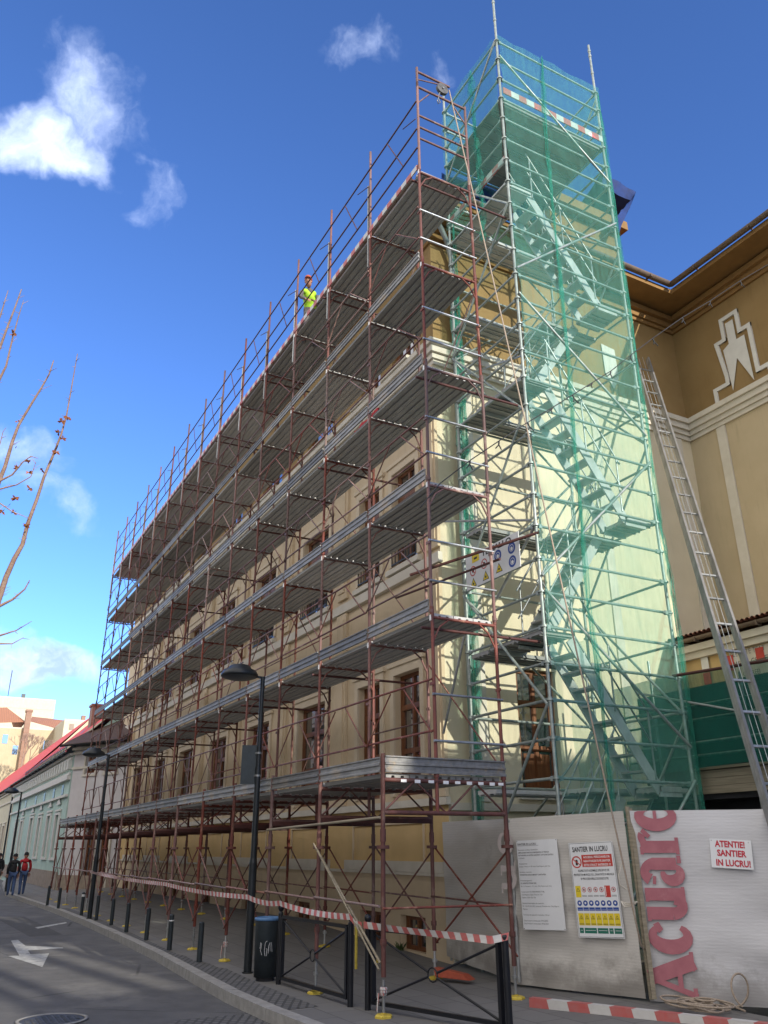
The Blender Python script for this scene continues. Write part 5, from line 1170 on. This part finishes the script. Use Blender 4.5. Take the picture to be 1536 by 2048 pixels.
# ================================================================== FAR HOUSES
def P2(p, q, t_): return (p[0]+(q[0]-p[0])*t_, p[1]+(q[1]-p[1])*t_)
def house(name, p, q, H_, wallm, roofm, label, wins, plinth=.75, roofh=2.2, over=.3, decor=None, depth=8, chim=(), roofmat2=None):
    p, q = Vector((*p, 0)), Vector((*q, 0)); d = (q-p); L_ = d.length; d.normalize(); n_ = Vector((d.y, -d.x, 0))  # outwards to the street
    if n_.y > 0: n_ = -n_
    ro = empty(name, p); tag(ro, label, 'house')
    o_ = -n_
    b = B(); wall(b, p, d, L_, -.3, H_, [(a, c_, z0, z1) for a, c_, z0, z1 in wins], .18, o_)
    def q4(a, z0, z1, dd0, dd1): return None
    for s_ in (0, L_): a = p+d*s_; b.quad((a.x, a.y, -.3), (a.x+o_.x*depth, a.y+o_.y*depth, -.3), (a.x+o_.x*depth, a.y+o_.y*depth, H_), (a.x, a.y, H_)); b.add([(a.x, a.y, H_), (a.x+o_.x*depth, a.y+o_.y*depth, H_), (a.x+o_.x*depth/2, a.y+o_.y*depth/2, H_+roofh)], [(0, 1, 2)])
    kid(b, 'wall', wallm, ro)
    b = B(); b.obox(p+d*L_/2+n_*.03+Vector((0, 0, plinth/2)), d, n_, (0, 0, 1), L_/2, .03, plinth/2); kid(b, 'plinth', 'stone_plinth', ro)
    b = B(); e0 = p+n_*over-d*.1; e1 = p+d*(L_+.1)+n_*over; rg = o_*depth/2; z0 = H_+.02
    b.add([(e0.x, e0.y, z0), (e1.x, e1.y, z0), (p.x+d.x*(L_+.1)+rg.x, p.y+d.y*(L_+.1)+rg.y, H_+roofh), (p.x-d.x*.1+rg.x, p.y-d.y*.1+rg.y, H_+roofh)], [(0, 1, 2, 3)])
    b.add([(e0.x, e0.y, z0-.06), (e1.x, e1.y, z0-.06), (e1.x, e1.y, z0), (e0.x, e0.y, z0)], [(0, 1, 2, 3)])
    b.add([(p.x-d.x*.1+rg.x, p.y-d.y*.1+rg.y, H_+roofh), (p.x+d.x*(L_+.1)+rg.x, p.y+d.y*(L_+.1)+rg.y, H_+roofh), (p.x+d.x*L_+o_.x*depth, p.y+d.y*L_+o_.y*depth, H_), (p.x+o_.x*depth, p.y+o_.y*depth, H_)], [(0, 1, 2, 3)])
    rf = kid(b, 'roof', roofm, ro)
    b = B(); gutter(b, e0+Vector((0, 0, z0-.03)), e1+Vector((0, 0, z0-.03)), .06); kid(b, 'gutter', 'darkmetal', ro)
    b = B()
    for dz, o1 in ((-.12, .18), (-.3, .1), (-.95, .08)): b.obox(p+d*L_/2+n_*o1/2+Vector((0, 0, H_+dz)), d, n_, (0, 0, 1), L_/2, o1/2, .05)
    kid(b, 'cornice', decor or 'trim', ro)
    for a, c_, z0, z1 in wins:
        b = B(); w_ = .1 if L_ < 8 else .26
        for u0, u1, v0, v1 in ((a-w_, a, z0-.05, z1+.1), (c_, c_+w_, z0-.05, z1+.1), (a, c_, z1, z1+.1), (a-w_*1.5, c_+w_*1.5, z1+.16, z1+.24), (a-w_*1.5, c_+w_*1.5, z0-.14, z0-.051)):
            b.obox(p+d*(u0+u1)/2+n_*.035+Vector((0, 0, (v0+v1)/2)), d, n_, (0, 0, 1), (u1-u0)/2, .034, (v1-v0)/2)
        wo_ = kid(b, 'window_surround', decor or 'trim', ro)
        b = B(); b.obox(p+d*(a+c_)/2-n_*.15+Vector((0, 0, (z0+z1)/2)), d, n_, (0, 0, 1), (c_-a)/2, .01, (z1-z0)/2); kid(b, 'pane', 'glass', wo_)
        b = B()
        for u in (a+.04, (a+c_)/2, c_-.04): b.obox(p+d*u-n_*.12+Vector((0, 0, (z0+z1)/2)), d, n_, (0, 0, 1), .04, .02, (z1-z0)/2)
        for v in (z0+.04, z0+(z1-z0)*.68, z1-.04): b.obox(p+d*(a+c_)/2-n_*.118+Vector((0, 0, v)), d, n_, (0, 0, 1), (c_-a)/2, .018, .04)
        kid(b, 'sash', 'wood', wo_)
    for (s_, dd, h_) in chim:
        b = B(); c_ = p+d*s_+o_*dd; b.obox(c_+Vector((0, 0, H_+roofh*.6+h_/2)), d, n_, (0, 0, 1), .28, .28, h_/2+.3); b.obox(c_+Vector((0, 0, H_+roofh*.6+h_+.28)), d, n_, (0, 0, 1), .34, .34, .06); kid(b, 'chimney', 'brick', rf)
    return ro, p, d, n_, L_, rf
# grey-white house directly left of the scaffold
house('grey_house', (-31.3, .2), (-28.0, 1.95), 5.95, 'grey_house', 'roof_dark', 'pale grey plastered house with dark tiled roof between scaffold and green house',
      [(1.5, 2.1, .1, 2.5), (.9, 1.6, 4.75, 5.6), (2.3, 3.0, 4.75, 5.6), (2.45, 3.1, .1, 2.5)], .6, 2.6, .75)
wn = [(4.0, 5.1, 1.3, 3.2), (7.0, 8.0, 1.3, 3.2), (11.7, 12.9, .1, 3.25), (15.3, 16.3, 1.3, 3.15), (18.7, 19.7, 1.3, 3.15), (21.5, 22.5, 1.3, 3.1)]
ro, p, d, n_, L_, rf = house('green_house', (-55.5, .15), (-31.35, .15), 5.75, 'green_house', 'roof_red', 'pale green old house with white ornament and bright red roof', wn, .72, 5.1, .35, 'plaster_white', depth=10)
b = B()
for k in range(30): b.cut(); b.obox(p+d*(.4+k*.81)+n_*.09+Vector((0, 0, 5.2)), d, n_, (0, 0, 1), .16, .09, .22)
for a, c_, z0, z1 in wn:
    u = (a+c_)/2; b.cut(); b.add([tuple(p+d*(u-.7)+n_*.07+Vector((0, 0, 3.55))), tuple(p+d*(u+.7)+n_*.07+Vector((0, 0, 3.55))), tuple(p+d*u+n_*.07+Vector((0, 0, 3.86)))], [(0, 1, 2)])
b.cut(); b.obox(p+d*L_/2+n_*.06+Vector((0, 0, 3.86)), d, n_, (0, 0, 1), L_/2, .06, .05); b.cut(); b.obox(p+d*L_/2+n_*.08+Vector((0, 0, 4.62)), d, n_, (0, 0, 1), L_/2, .08, .09)
kid(b, 'ornament', 'plaster_white', ro)
b = B()
for a, c_, z0, z1 in wn: u = (a+c_)/2+.35; b.cut(); b.obox(p+d*(u)+n_*.012+Vector((0, 0, 4.18)), d, n_, (0, 0, 1), .26, .012, .22)
kid(b, 'attic_vent', 'darkmetal', ro)
b = B()   # snow guards and the stretch of old tiles on the roof
for k in range(34): c_ = p+d*(8+k*.48)+n_*.3; b.tube(c_+Vector((0, 0, 5.8)), c_+Vector((0, 0, 6.05)), .02, n=4)
b.tube(p+d*8+n_*.3+Vector((0, 0, 5.98)), p+d*24+n_*.3+Vector((0, 0, 5.98)), .018, n=4)
kid(b, 'snow_guard', 'darkmetal', ro)
b = B(); o_ = -n_
def rp(s_, t_, up=.03): c_ = p+d*s_+n_*.35*(1-t_)+o_*5*t_; return (c_.x, c_.y, 5.77+5.08*t_+up)
b.add([rp(9, .01), rp(24.2, .01), rp(24.2, .8), rp(22, .35), rp(15, .12)], [(0, 1, 2, 3, 4)]); kid(b, 'mossy_tiles', 'tile_roof', ro)
b = B()
for s_, t_ in ((2, .10), (5.5, .18), (9, .3), (13, .4), (17, .5)): b.cut(); b.add([rp(s_, t_, .06), rp(s_+1.1, t_, .06), rp(s_+1.1, t_+.035, .1), rp(s_, t_+.035, .1)], [(0, 1, 2, 3)])
kid(b, 'roof_vent', 'darkmetal', ro)
cx_, cy_, cz_ = at_(193, 1428, 52)
b = B(); b.box(cx_-.45, cx_+.45, cy_-.33, cy_+.33, cz_-2.2, cz_+.4); b.box(cx_-.52, cx_+.52, cy_-.4, cy_+.4, cz_+.4, cz_+.52); kid(b, 'chimney', 'brick', ro)
b = B(); b.tube(tuple(p+n_*.12), tuple(p+n_*.12+Vector((0, 0, 5.4))), .06); kid(b, 'downpipe', 'darkmetal', ro)
house('cream_house', (-130, .15), (-55.65, .15), 5.7, 'cream_house', 'roof_red', 'cream rendered house at the far left edge beyond the green house',
      [(54+i*3.2, 55.3+i*3.2, 1.2, 3.2) for i in range(6)], .7, 5.6, .35, depth=10)
# taller background blocks, sunlit ends
def block(name, x0, x1, y0, y1, z1, wm, label, gable=None, extra=None, roofm='tile_orange'):
    ro = empty(name, (x0, y0, 0)); tag(ro, label, 'building')
    b = B(); b.box(x0, x1, y0, y1, -.3, z1); kid(b, 'wall', wm, ro)
    if gable:
        b = B(); ym = (y0+y1)/2; b.add([(x0-.3, y0-.3, z1), (x1+.3, y0-.3, z1), (x1+.3, ym, z1+gable), (x0-.3, ym, z1+gable), (x0-.3, y1+.3, z1), (x1+.3, y1+.3, z1)], [(0, 1, 2, 3), (3, 2, 5, 4), (1, 5, 2), (0, 3, 4)]); kid(b, 'roof', roofm, ro)
    else:
        b = B(); b.box(x0, x1, y0, y1, z1, z1+.2); kid(b, 'parapet', 'trim', ro)
    return ro
# far cream block on the skyline
x, y, z = at_(0, 1392, 190); x2, y2, z2 = at_(110, 1420, 190)
ro = block('apartment_block', x-24, x, y-28, y2, z-.2, 'cream_house', 'large pale apartment block with stepped top on the far left skyline')
b = B(); b.box(x-20, x+.02, y2+.01, y2+4.6, 0, at_(135, 1448, 190)[2]); b.cut(); b.box(x, x+.05, y-28, y2, z-2.2, z-1.95); kid(b, 'lower_wing', 'cream_house', ro)
b = B(); b.box(x-12, x-11.2, y2-6, y2-5.2, z, z+2.6); b.cut(); b.tube((x-8, y2-9, z), (x-8, y2-9, z+7), .08); b.cut(); b.box(x+.01, x+.1, y2-14, y2-9, z-4.6, z-3.2); kid(b, 'vent_stack', 'greymetal', ro)
x0 = at_(20, 1480, 150)[0]; ya, yb = hx(-60, 1460, x0).y, hx(133, 1460, x0).y; zt = hx(20, 1445, x0).z
ro = block('old_tenement', x0-18, x0, ya, yb, zt-.9, 'wing_wall', 'old tenement with orange tiled roofs and tall brick chimney below the skyline', None)
b = B(); b.add([hx(-70, 1448, x0+.4), hx(52, 1444, x0+.4), hx(14, 1415, x0-8)], [(0, 1, 2)]); b.add([hx(-70, 1448, x0+.4), hx(14, 1415, x0-8), hx(-90, 1415, x0-8)], [(0, 1, 2)])
b.add([hx(52, 1444, x0+.4), (x0-16, hx(52, 1444, x0).y, zt), hx(14, 1415, x0-8)], [(0, 1, 2)]); b.cut()
b.add([hx(60, 1443, x0+.4), hx(134, 1463, x0+.4), hx(134, 1441, x0-8), hx(64, 1433, x0-8)], [(0, 1, 2, 3)]); b.add([hx(134, 1463, x0+.4), (x0-16, yb, zt-2), hx(134, 1441, x0-8)], [(0, 1, 2)])
kid(b, 'roof', 'tile_orange', ro)
b = B(); cy0, cy1 = hx(52, 1430, x0+1).y, hx(63, 1430, x0+1).y; ct = hx(58, 1424, x0+1).z
b.box(x0+.01, x0+1.4, cy0, cy1, 1, ct); b.box(x0-.05, x0+1.5, cy0-.12, cy1+.12, ct, ct+.35); kid(b, 'chimney', 'brick', ro)
b = B()
for px_, py_ in ((10, 1478), (30, 1500), (92, 1490), (100, 1515)): q = hx(px_, py_, x0); b.cut(); b.box(x0+.001, x0+.06, q.y-.4, q.y+.4, q.z-.7, q.z+.7)
kid(b, 'window', 'glass', ro)
x3, y3, z3 = at_(156, 1442, 140)
ro = block('flat_roofed_house', x3-12, x3, y3-2.0, y3+2.6, z3, 'cream_house', 'small cream flat topped building between the tenement and the red roof')
b = B(); b.box(x3+.01, x3+.08, y3-1.2, y3-.5, z3-1.4, z3-.5); b.cut(); b.box(x3-1.6, x3-.6, y3+.6, y3+1.2, z3+.2, z3+1.0); kid(b, 'vent', 'brick', ro)
# the street's other side and added unseen blocks that keep the low sun off the road
def offblock(name, x0, x1, y0, y1, z1, wm, label, face):
    ro = block(name, x0, x1, y0, y1, z1, wm, label); b = B(); g_ = B()
    if face == '+y':
        k = int((x1-x0)/3)
        for i in range(k):
            for z in (1.2, 4.6, 8.0):
                if z+2 < z1: u = x0+1.5+i*3; b.box(u-.65, u+.65, y1+.001, y1+.06, z-.1, z+2.1); g_.box(u-.5, u+.5, y1+.061, y1+.07, z, z+2)
    else:
        k = int((y1-y0)/3)
        for i in range(k):
            for z in (1.2, 4.6, 8.0):
                if z+2 < z1: u = y0+1.5+i*3; b.box(x0-.06, x0-.001, u-.65, u+.65, z-.1, z+2.1); g_.box(x0-.07, x0-.061, u-.5, u+.5, z, z+2)
    kid(b, 'window_surround', 'trim', ro); kid(g_, 'pane', 'glass', ro)
offblock('unseen_building', -60, 3, -22, -11, 9.5, 'cream_house', 'row of pale houses on the opposite side of the street, out of view', '+y')
offblock('unseen_building', 25, 40, .81, 4.6, 9.3, 'wing_wall', 'unseen tall building added behind the viewer to shade the road', '-x')
tb0 = [o for o in col.objects if o.get('label') == 'unseen tall building added behind the viewer to shade the road'][0]
b = B(); b.box(25, 25.5, .81, 4.6, 12.2, 19); 
for y0, y1 in ((.81, 1.05), (1.3, 1.55), (2.5, 2.8), (3.3, 3.5), (3.9, 4.6)): b.box(25.001, 25.499, y0, y1, 9.5, 12.21)
kid(b, 'slotted_shade', 'wing_wall', tb0)  # added storey, its gaps shaped to throw sun streaks on the road
offblock('unseen_building', 25, 40, -26, .8, 4.0, 'cream_house', 'unseen low building added behind the viewer, kept low to let sun reach the branches', '-x')
offblock('unseen_building', 25, 40, 4.61, 26, 12.3, 'cream_house', 'unseen lower building added behind the viewer to shade the end wall foot', '-x')

# ================================================================== TREES
def campt(px, py, dist): return CP + ray(px, py)/FPX*dist
tr = empty('plane_tree', tuple(hz(-260, 2000, -.2))); tag(tr, 'bare young tree whose sunlit pruned branches reach in from the left edge', 'tree')
def cv(x, y): return (x*.4098, 560+y*.4098)
brs = [([(-500, 2500), (-120, 1900), (0, 1540), (30, 1450), (70, 1360), (110, 1290), (135, 1190), (180, 1070), (215, 960), (270, 830), (300, 750), (325, 660), (350, 520), (378, 360)], .05, .004, 9),
       ([(-450, 1800), (-100, 1250), (0, 970), (25, 910), (60, 790), (90, 710), (150, 610), (200, 530), (240, 460), (262, 392)], .04, .006, 9.4),
       ([(-300, 900), (-80, 500), (0, 330), (40, 220), (75, 130), (105, 45)], .03, .006, 9.8),
       ([(-300, 1000), (-60, 600), (0, 480), (30, 420), (60, 290), (90, 180), (115, 100)], .028, .003, 9.2),
       ([(-200, 600), (0, 180), (40, 50)], .02, .004, 9.9),
       ([(-300, 1650), (0, 1590), (60, 1560), (120, 1510), (145, 1465)], .03, .005, 8.6),
       ([(-250, 1800), (0, 1735), (80, 1710), (155, 1665)], .02, .003, 8.6), ([(-200, 1790), (0, 1775), (60, 1775), (115, 1745)], .016, .003, 8.4),
       ([(-200, 1050), (0, 980), (60, 950), (110, 890), (150, 860), (185, 870)], .02, .003, 8.9), ([(-150, 1060), (0, 1020), (80, 1000), (150, 960), (175, 890)], .016, .003, 8.8),
       ([(-150, 1100), (0, 1090), (60, 1130), (135, 1160)], .014, .003, 8.7), ([(-100, 900), (0, 800), (15, 740), (30, 720)], .01, .002, 8.7)]
leafsp = []
random.seed(11)
for pts, r0, r1, dist in brs:
    P_ = [campt(*cv(*p), dist*(1+.0*i)) for i, p in enumerate(pts)]; n = len(P_)
    b = B(); b.path(P_, [(r0*.8+(r1-r0*.8)*(i/(n-1))**.8) for i in range(n)], 8)
    for i in range(1, n-1):
        seg = (P_[i+1]-P_[i]); 
        for j in range(int(seg.length/.07)):
            if rnd(0, 1) < .8:
                q = P_[i]+seg*rnd(0, 1); a = rnd(0, 6.28); s_ = (R2*math.cos(a)+U2*math.sin(a)*.4+Fw*math.sin(a)); l = rnd(.03, .11); b.tube(q, q+s_*l+seg.normalized()*l*.5, .004, .0015, n=4, cap=False)
                if rnd(0, 1) < .1: leafsp.append(q+s_*l)
    kid(b, 'branch', 'bark', tr)
base = Vector(tr.location); b = B(); tp = campt(*cv(-500, 2500), 9); b.path([base, base+Vector((0, 0, 1)), tp], [.12, .1, .05], 10); 
for pts, r0, r1, dist in brs[1:8]: b.path([tp-Vector((0, 0, .5)), tp.lerp(campt(*cv(*pts[0]), dist), .5)+Vector((0, 0, .05)), campt(*cv(*pts[0]), dist)], [.045, .04, r0*.8], 7)
kid(b, 'trunk', 'bark', tr)
b = B()
def leafcl(c_, n, s_):
    for i in range(n):
        a, e = rnd(0, 6.28), rnd(-1, 1); d = Vector((math.cos(a), math.sin(a), e)).normalized(); o_ = d.orthogonal().normalized()*s_*.35; q = c_+d*s_*.4; b.add([q-d*s_*.5, q+o_, q+d*s_*.7, q-o_*.8+d*s_*.15], [(0, 1, 2, 3)])
for x, y in ((285, 745), (300, 690), (305, 775), (140, 880), (140, 940), (205, 925), (75, 1065), (65, 1135), (145, 1015), (10, 1130), (275, 840), (85, 920), (130, 1200), (75, 1060), (330, 670), (65, 260)): leafcl(campt(*cv(x, y), 8.9), 7, .045)
for q in leafsp[:10]: leafcl(q, 2, .035)
kid(b, 'leaves', 'leaf', tr)
# small bare tree in the yard behind the red roof
def bare(px, py, dist, h, lab):
    x, y, _ = at_(px, py, dist); ro = empty('bare_tree', (x, y, 0)); tag(ro, lab, 'tree', 'bare yard trees'); b = B(); tb_ = B()
    def grow(bb, p, d, l, r_, dep):
        q = p+d*l; bb.tube(p, q, r_*1.5, r_*1.05, n=5, cap=False)
        if dep == 0: return
        for k in range(3 if dep > 1 else 4):
            a = Vector((rnd(-1, 1), rnd(-1, 1), rnd(-.3, .8))); grow(b, q, (d+a*.75).normalized(), l*.68, r_*.62, dep-1)
    grow(tb_, Vector((x, y, 0)), Vector((0, 0, 1)), h*.5, .16, 0); grow(b, Vector((x, y, h*.48)), Vector((.05, .02, 1)).normalized(), h*.2, .11, 5)
    kid(tb_, 'trunk', 'bark', ro); kid(b, 'crown', 'bark', ro)
random.seed(3)
bare(30, 1600, 138, 17.5, 'left bare tree against the old tenement wall'); bare(95, 1580, 132, 16.0, 'right bare tree between the tenement and the red roof')

# ================================================================== PEOPLE
def skinmesh(name, joints, edges, radii, m, parent, sub=2):
    me = bpy.data.meshes.new(name); me.from_pydata([Vector(j) for j in joints], edges, []); o = bpy.data.objects.new(name, me); col.objects.link(o)
    sk = o.modifiers.new('s', 'SKIN'); ss = o.modifiers.new('u', 'SUBSURF'); ss.levels = sub; ss.render_levels = sub
    for i, r_ in enumerate(radii): me.skin_vertices[0].data[i].radius = r_ if isinstance(r_, tuple) else (r_, r_)
    me.skin_vertices[0].data[0].use_root = True; sk.use_smooth_shade = True
    bpy.context.view_layer.update(); m2 = bpy.data.meshes.new_from_object(o.evaluated_get(bpy.context.evaluated_depsgraph_get())); bpy.data.objects.remove(o)
    m2.materials.clear(); m2.materials.append(MT[m]); m2.name = name
    for p_ in m2.polygons: p_.use_smooth = True
    n = bpy.data.objects.new(name, m2); n.parent = parent; col.objects.link(n); return n
def head(ro, c, tilt, hair='blackcloth', helmet=None, fwd=(0, -1, 0)):
    fw = Vector(fwd).normalized(); up = Vector((0, 0, 1)); sd = fw.cross(up)
    b = B(); n = 14; prof = [(.001, -.115), (.045, -.105), (.065, -.07), (.075, -.02), (.078, .03), (.072, .07), (.05, .105), (.001, .12)]
    v = []
    for r_, z in prof:
        for k in range(n):
            a = 2*math.pi*k/n; f_ = math.cos(a)*1.18; v.append(Vector(c)+fw*(r_*f_+(.018 if (abs(a) < .3 or a > 6) and abs(z+.02) < .03 else 0)+tilt*(z))+sd*r_*math.sin(a)+up*z)
    b.add(v, [(i*n+k, i*n+(k+1) % n, (i+1)*n+(k+1) % n, (i+1)*n+k) for i in range(len(prof)-1) for k in range(n)], True)
    for s_ in (-1, 1): b.obox(Vector(c)+sd*s_*.08, fw, up, sd, .015, .025, .008)
    kid(b, 'face', 'skin', ro)
    b = B()
    for s_ in (-1, 1): b.obox(Vector(c)+fw*.088+sd*s_*.028+up*.012, fw, up, sd, .004, .006, .011)
    b.obox(Vector(c)+fw*.082-up*.055, fw, up, sd, .004, .003, .018); kid(b, 'facial_features', 'black', ro)
    b = B(); v = []; pr = [(.092, .015), (.092, .06), (.075, .105), (.04, .13), (.001, .138)]
    for r_, z in pr:
        for k in range(n): a = 2*math.pi*k/n; v.append(Vector(c)+fw*(r_*math.cos(a)*1.1-.012+tilt*z)+sd*r_*math.sin(a)+up*z)
    b.add(v, [(i*n+k, i*n+(k+1) % n, (i+1)*n+(k+1) % n, (i+1)*n+k) for i in range(len(pr)-1) for k in range(n)], True)
    if helmet: b.add([Vector(c)+fw*(x*1.2)+sd*y+up*(.03+tilt*0) for x, y in ((.07, -.085), (.125, -.05), (.135, 0), (.125, .05), (.07, .085))], [(0, 1, 2, 3, 4)])
    kid(b, 'hard_hat' if helmet else 'hair', helmet or hair, ro)
def hand(ro, p, d, side, m='skin'):
    """palm with four curled fingers and a thumb"""
    p, d, side = Vector(p), Vector(d).normalized(), Vector(side).normalized(); nn = d.cross(side)
    b = B(); b.obox(p+d*.045, d, side, nn, .045, .038, .013)
    for i, l in enumerate((.065, .075, .07, .055)):
        q = p+d*.088+side*(.028-.019*i); b.path([q, q+d*l*.5+nn*.008, q+d*l*.75+nn*.03, q+d*l*.7+nn*.05], [.009, .0085, .008, .007], 6)
    q = p+d*.03+side*.038; b.path([q, q+d*.03+side*.022, q+d*.055+side*.015+nn*.02], [.011, .010, .008], 6); kid(b, 'hand', m, ro)
# worker bending on the top deck
wx_, wy_, wz_ = -5.75, .42, 12.50
ro = empty('person', (wx_, wy_, wz_)); tag(ro, 'worker in orange hard hat and yellow green vest bending over on the top deck', 'person')
J = [(0, .0, .92), (.02, -.03, 1.08), (.13, -.09, 1.22), (.24, -.15, 1.35), (.31, -.19, 1.41), (-.02, .10, .90), (.03, .12, .48), (-.05, .13, .07), (.10, .15, .04), (-.02, -.10, .90), (.06, -.12, .48), (-.03, -.14, .07), (.12, -.16, .04)]
E_ = [(0, 1), (1, 2), (2, 3), (3, 4), (0, 5), (5, 6), (6, 7), (7, 8), (0, 9), (9, 10), (10, 11), (11, 12)]
skinmesh('body', J, E_, [(.15, .12), (.14, .11), (.15, .12), (.10, .09), .05, .09, .065, .05, .04, .09, .065, .05, .04], 'workgrey', ro)
skinmesh('vest', [(.01, -.01, .98), (.03, -.03, 1.10), (.13, -.09, 1.23), (.22, -.14, 1.34), (.21, .04, 1.33), (.21, -.31, 1.32)], [(0, 1), (1, 2), (2, 3), (3, 4), (3, 5)], [(.17, .135), (.165, .13), (.175, .14), (.11, .10), .065, .065], 'vest', ro)
for s_ in (1, -1):
    sh = Vector((.22, -.13+s_*.19, 1.32)); el = Vector((.30, -.16+s_*.24, 1.06)); wr = Vector((.48, -.22+s_*.10, .92))
    skinmesh('sleeve', [sh, el, wr], [(0, 1), (1, 2)], [.06, .048, .036], 'workgrey', ro); 
    b = B(); ho = empty('h', (0, 0, 0)); bpy.data.objects.remove(ho)
    hand(ro, Vector(ro.location)+wr, wr-el, (0, s_, 0), 'skin')
b = B(); 
for z in (1.08, 1.2): b.lathe([(.173, z), (.173, z+.04)], .04, -.04, 18)
head(ro, (wx_+.38, wy_-.24, wz_+1.50), .45, helmet='orange', fwd=(.8, -.5, 0))
def walker(loc, rz, top, legs, lab, hair, sc_=1.0, stride=.18, bag=False):
    ro = empty('person', loc, 0); tag(ro, lab, 'person'); c_, s_ = math.cos(rz), math.sin(rz)
    def T_(p): return ((p[0]*c_-p[1]*s_)*sc_, (p[0]*s_+p[1]*c_)*sc_, p[2]*sc_)
    leg = lambda y, st: [(0, y, .93), (st*.5+.03, y*1.05, .50), (st-.02, y, .08), (st+.12, y*1.1, .04)]
    J = [(0, 0, .98)]+leg(.09, stride)+leg(-.09, -stride); E_ = [(0, 1), (1, 2), (2, 3), (3, 4), (0, 5), (5, 6), (6, 7), (7, 8)]
    skinmesh('trousers', [T_(j) for j in J], E_, [(.15, .12), .095, .068, .05, .042, .095, .068, .05, .042], legs, ro)
    J = [(0, 0, .95), (0, 0, 1.15), (0, 0, 1.36), (0, 0, 1.46), (0, 0, 1.54), (0, .20, 1.42), (-.05, .26, 1.14), (.10, .24, .92), (0, -.20, 1.42), (.02, -.26, 1.14), (.14, -.22, .93)]
    skinmesh('jacket', [T_(j) for j in J], [(0, 1), (1, 2), (2, 3), (3, 4), (3, 5), (5, 6), (6, 7), (3, 8), (8, 9), (9, 10)], [(.17, .13), (.17, .13), (.17, .12), (.11, .09), .055, .065, .055, .04, .065, .055, .04], top, ro)
    o_ = Vector(loc)
    for y in (1, -1): w_ = Vector(T_((.12 if y > 0 else .16, y*.235, .90))); hand(ro, o_+w_, (.2*c_, .2*s_, -1), (-s_*y, c_*y, 0))
    head(ro, tuple(o_+Vector(T_((.02, 0, 1.66)))), 0, hair=hair, fwd=(c_, s_, 0))
q = hz(20, 1787, .0); walker((q.x, q.y, -.08), R(180), 'blackcloth', 'jeans', 'pedestrian in black jacket and jeans walking away, left of the red one', 'blackcloth', .86)
q = hz(42, 1785, .0); walker((q.x, q.y, -.08), R(178), 'redcloth', 'jeans', 'pedestrian in red jacket and jeans walking away from the camera', 'blackcloth', .89, -.16)
q = hz(-2, 1780, .0); walker((q.x-2, q.y, -.08), R(180), 'blackcloth', 'workgrey', 'pedestrian in dark clothes cut off by the left frame edge', 'blackcloth', .86)
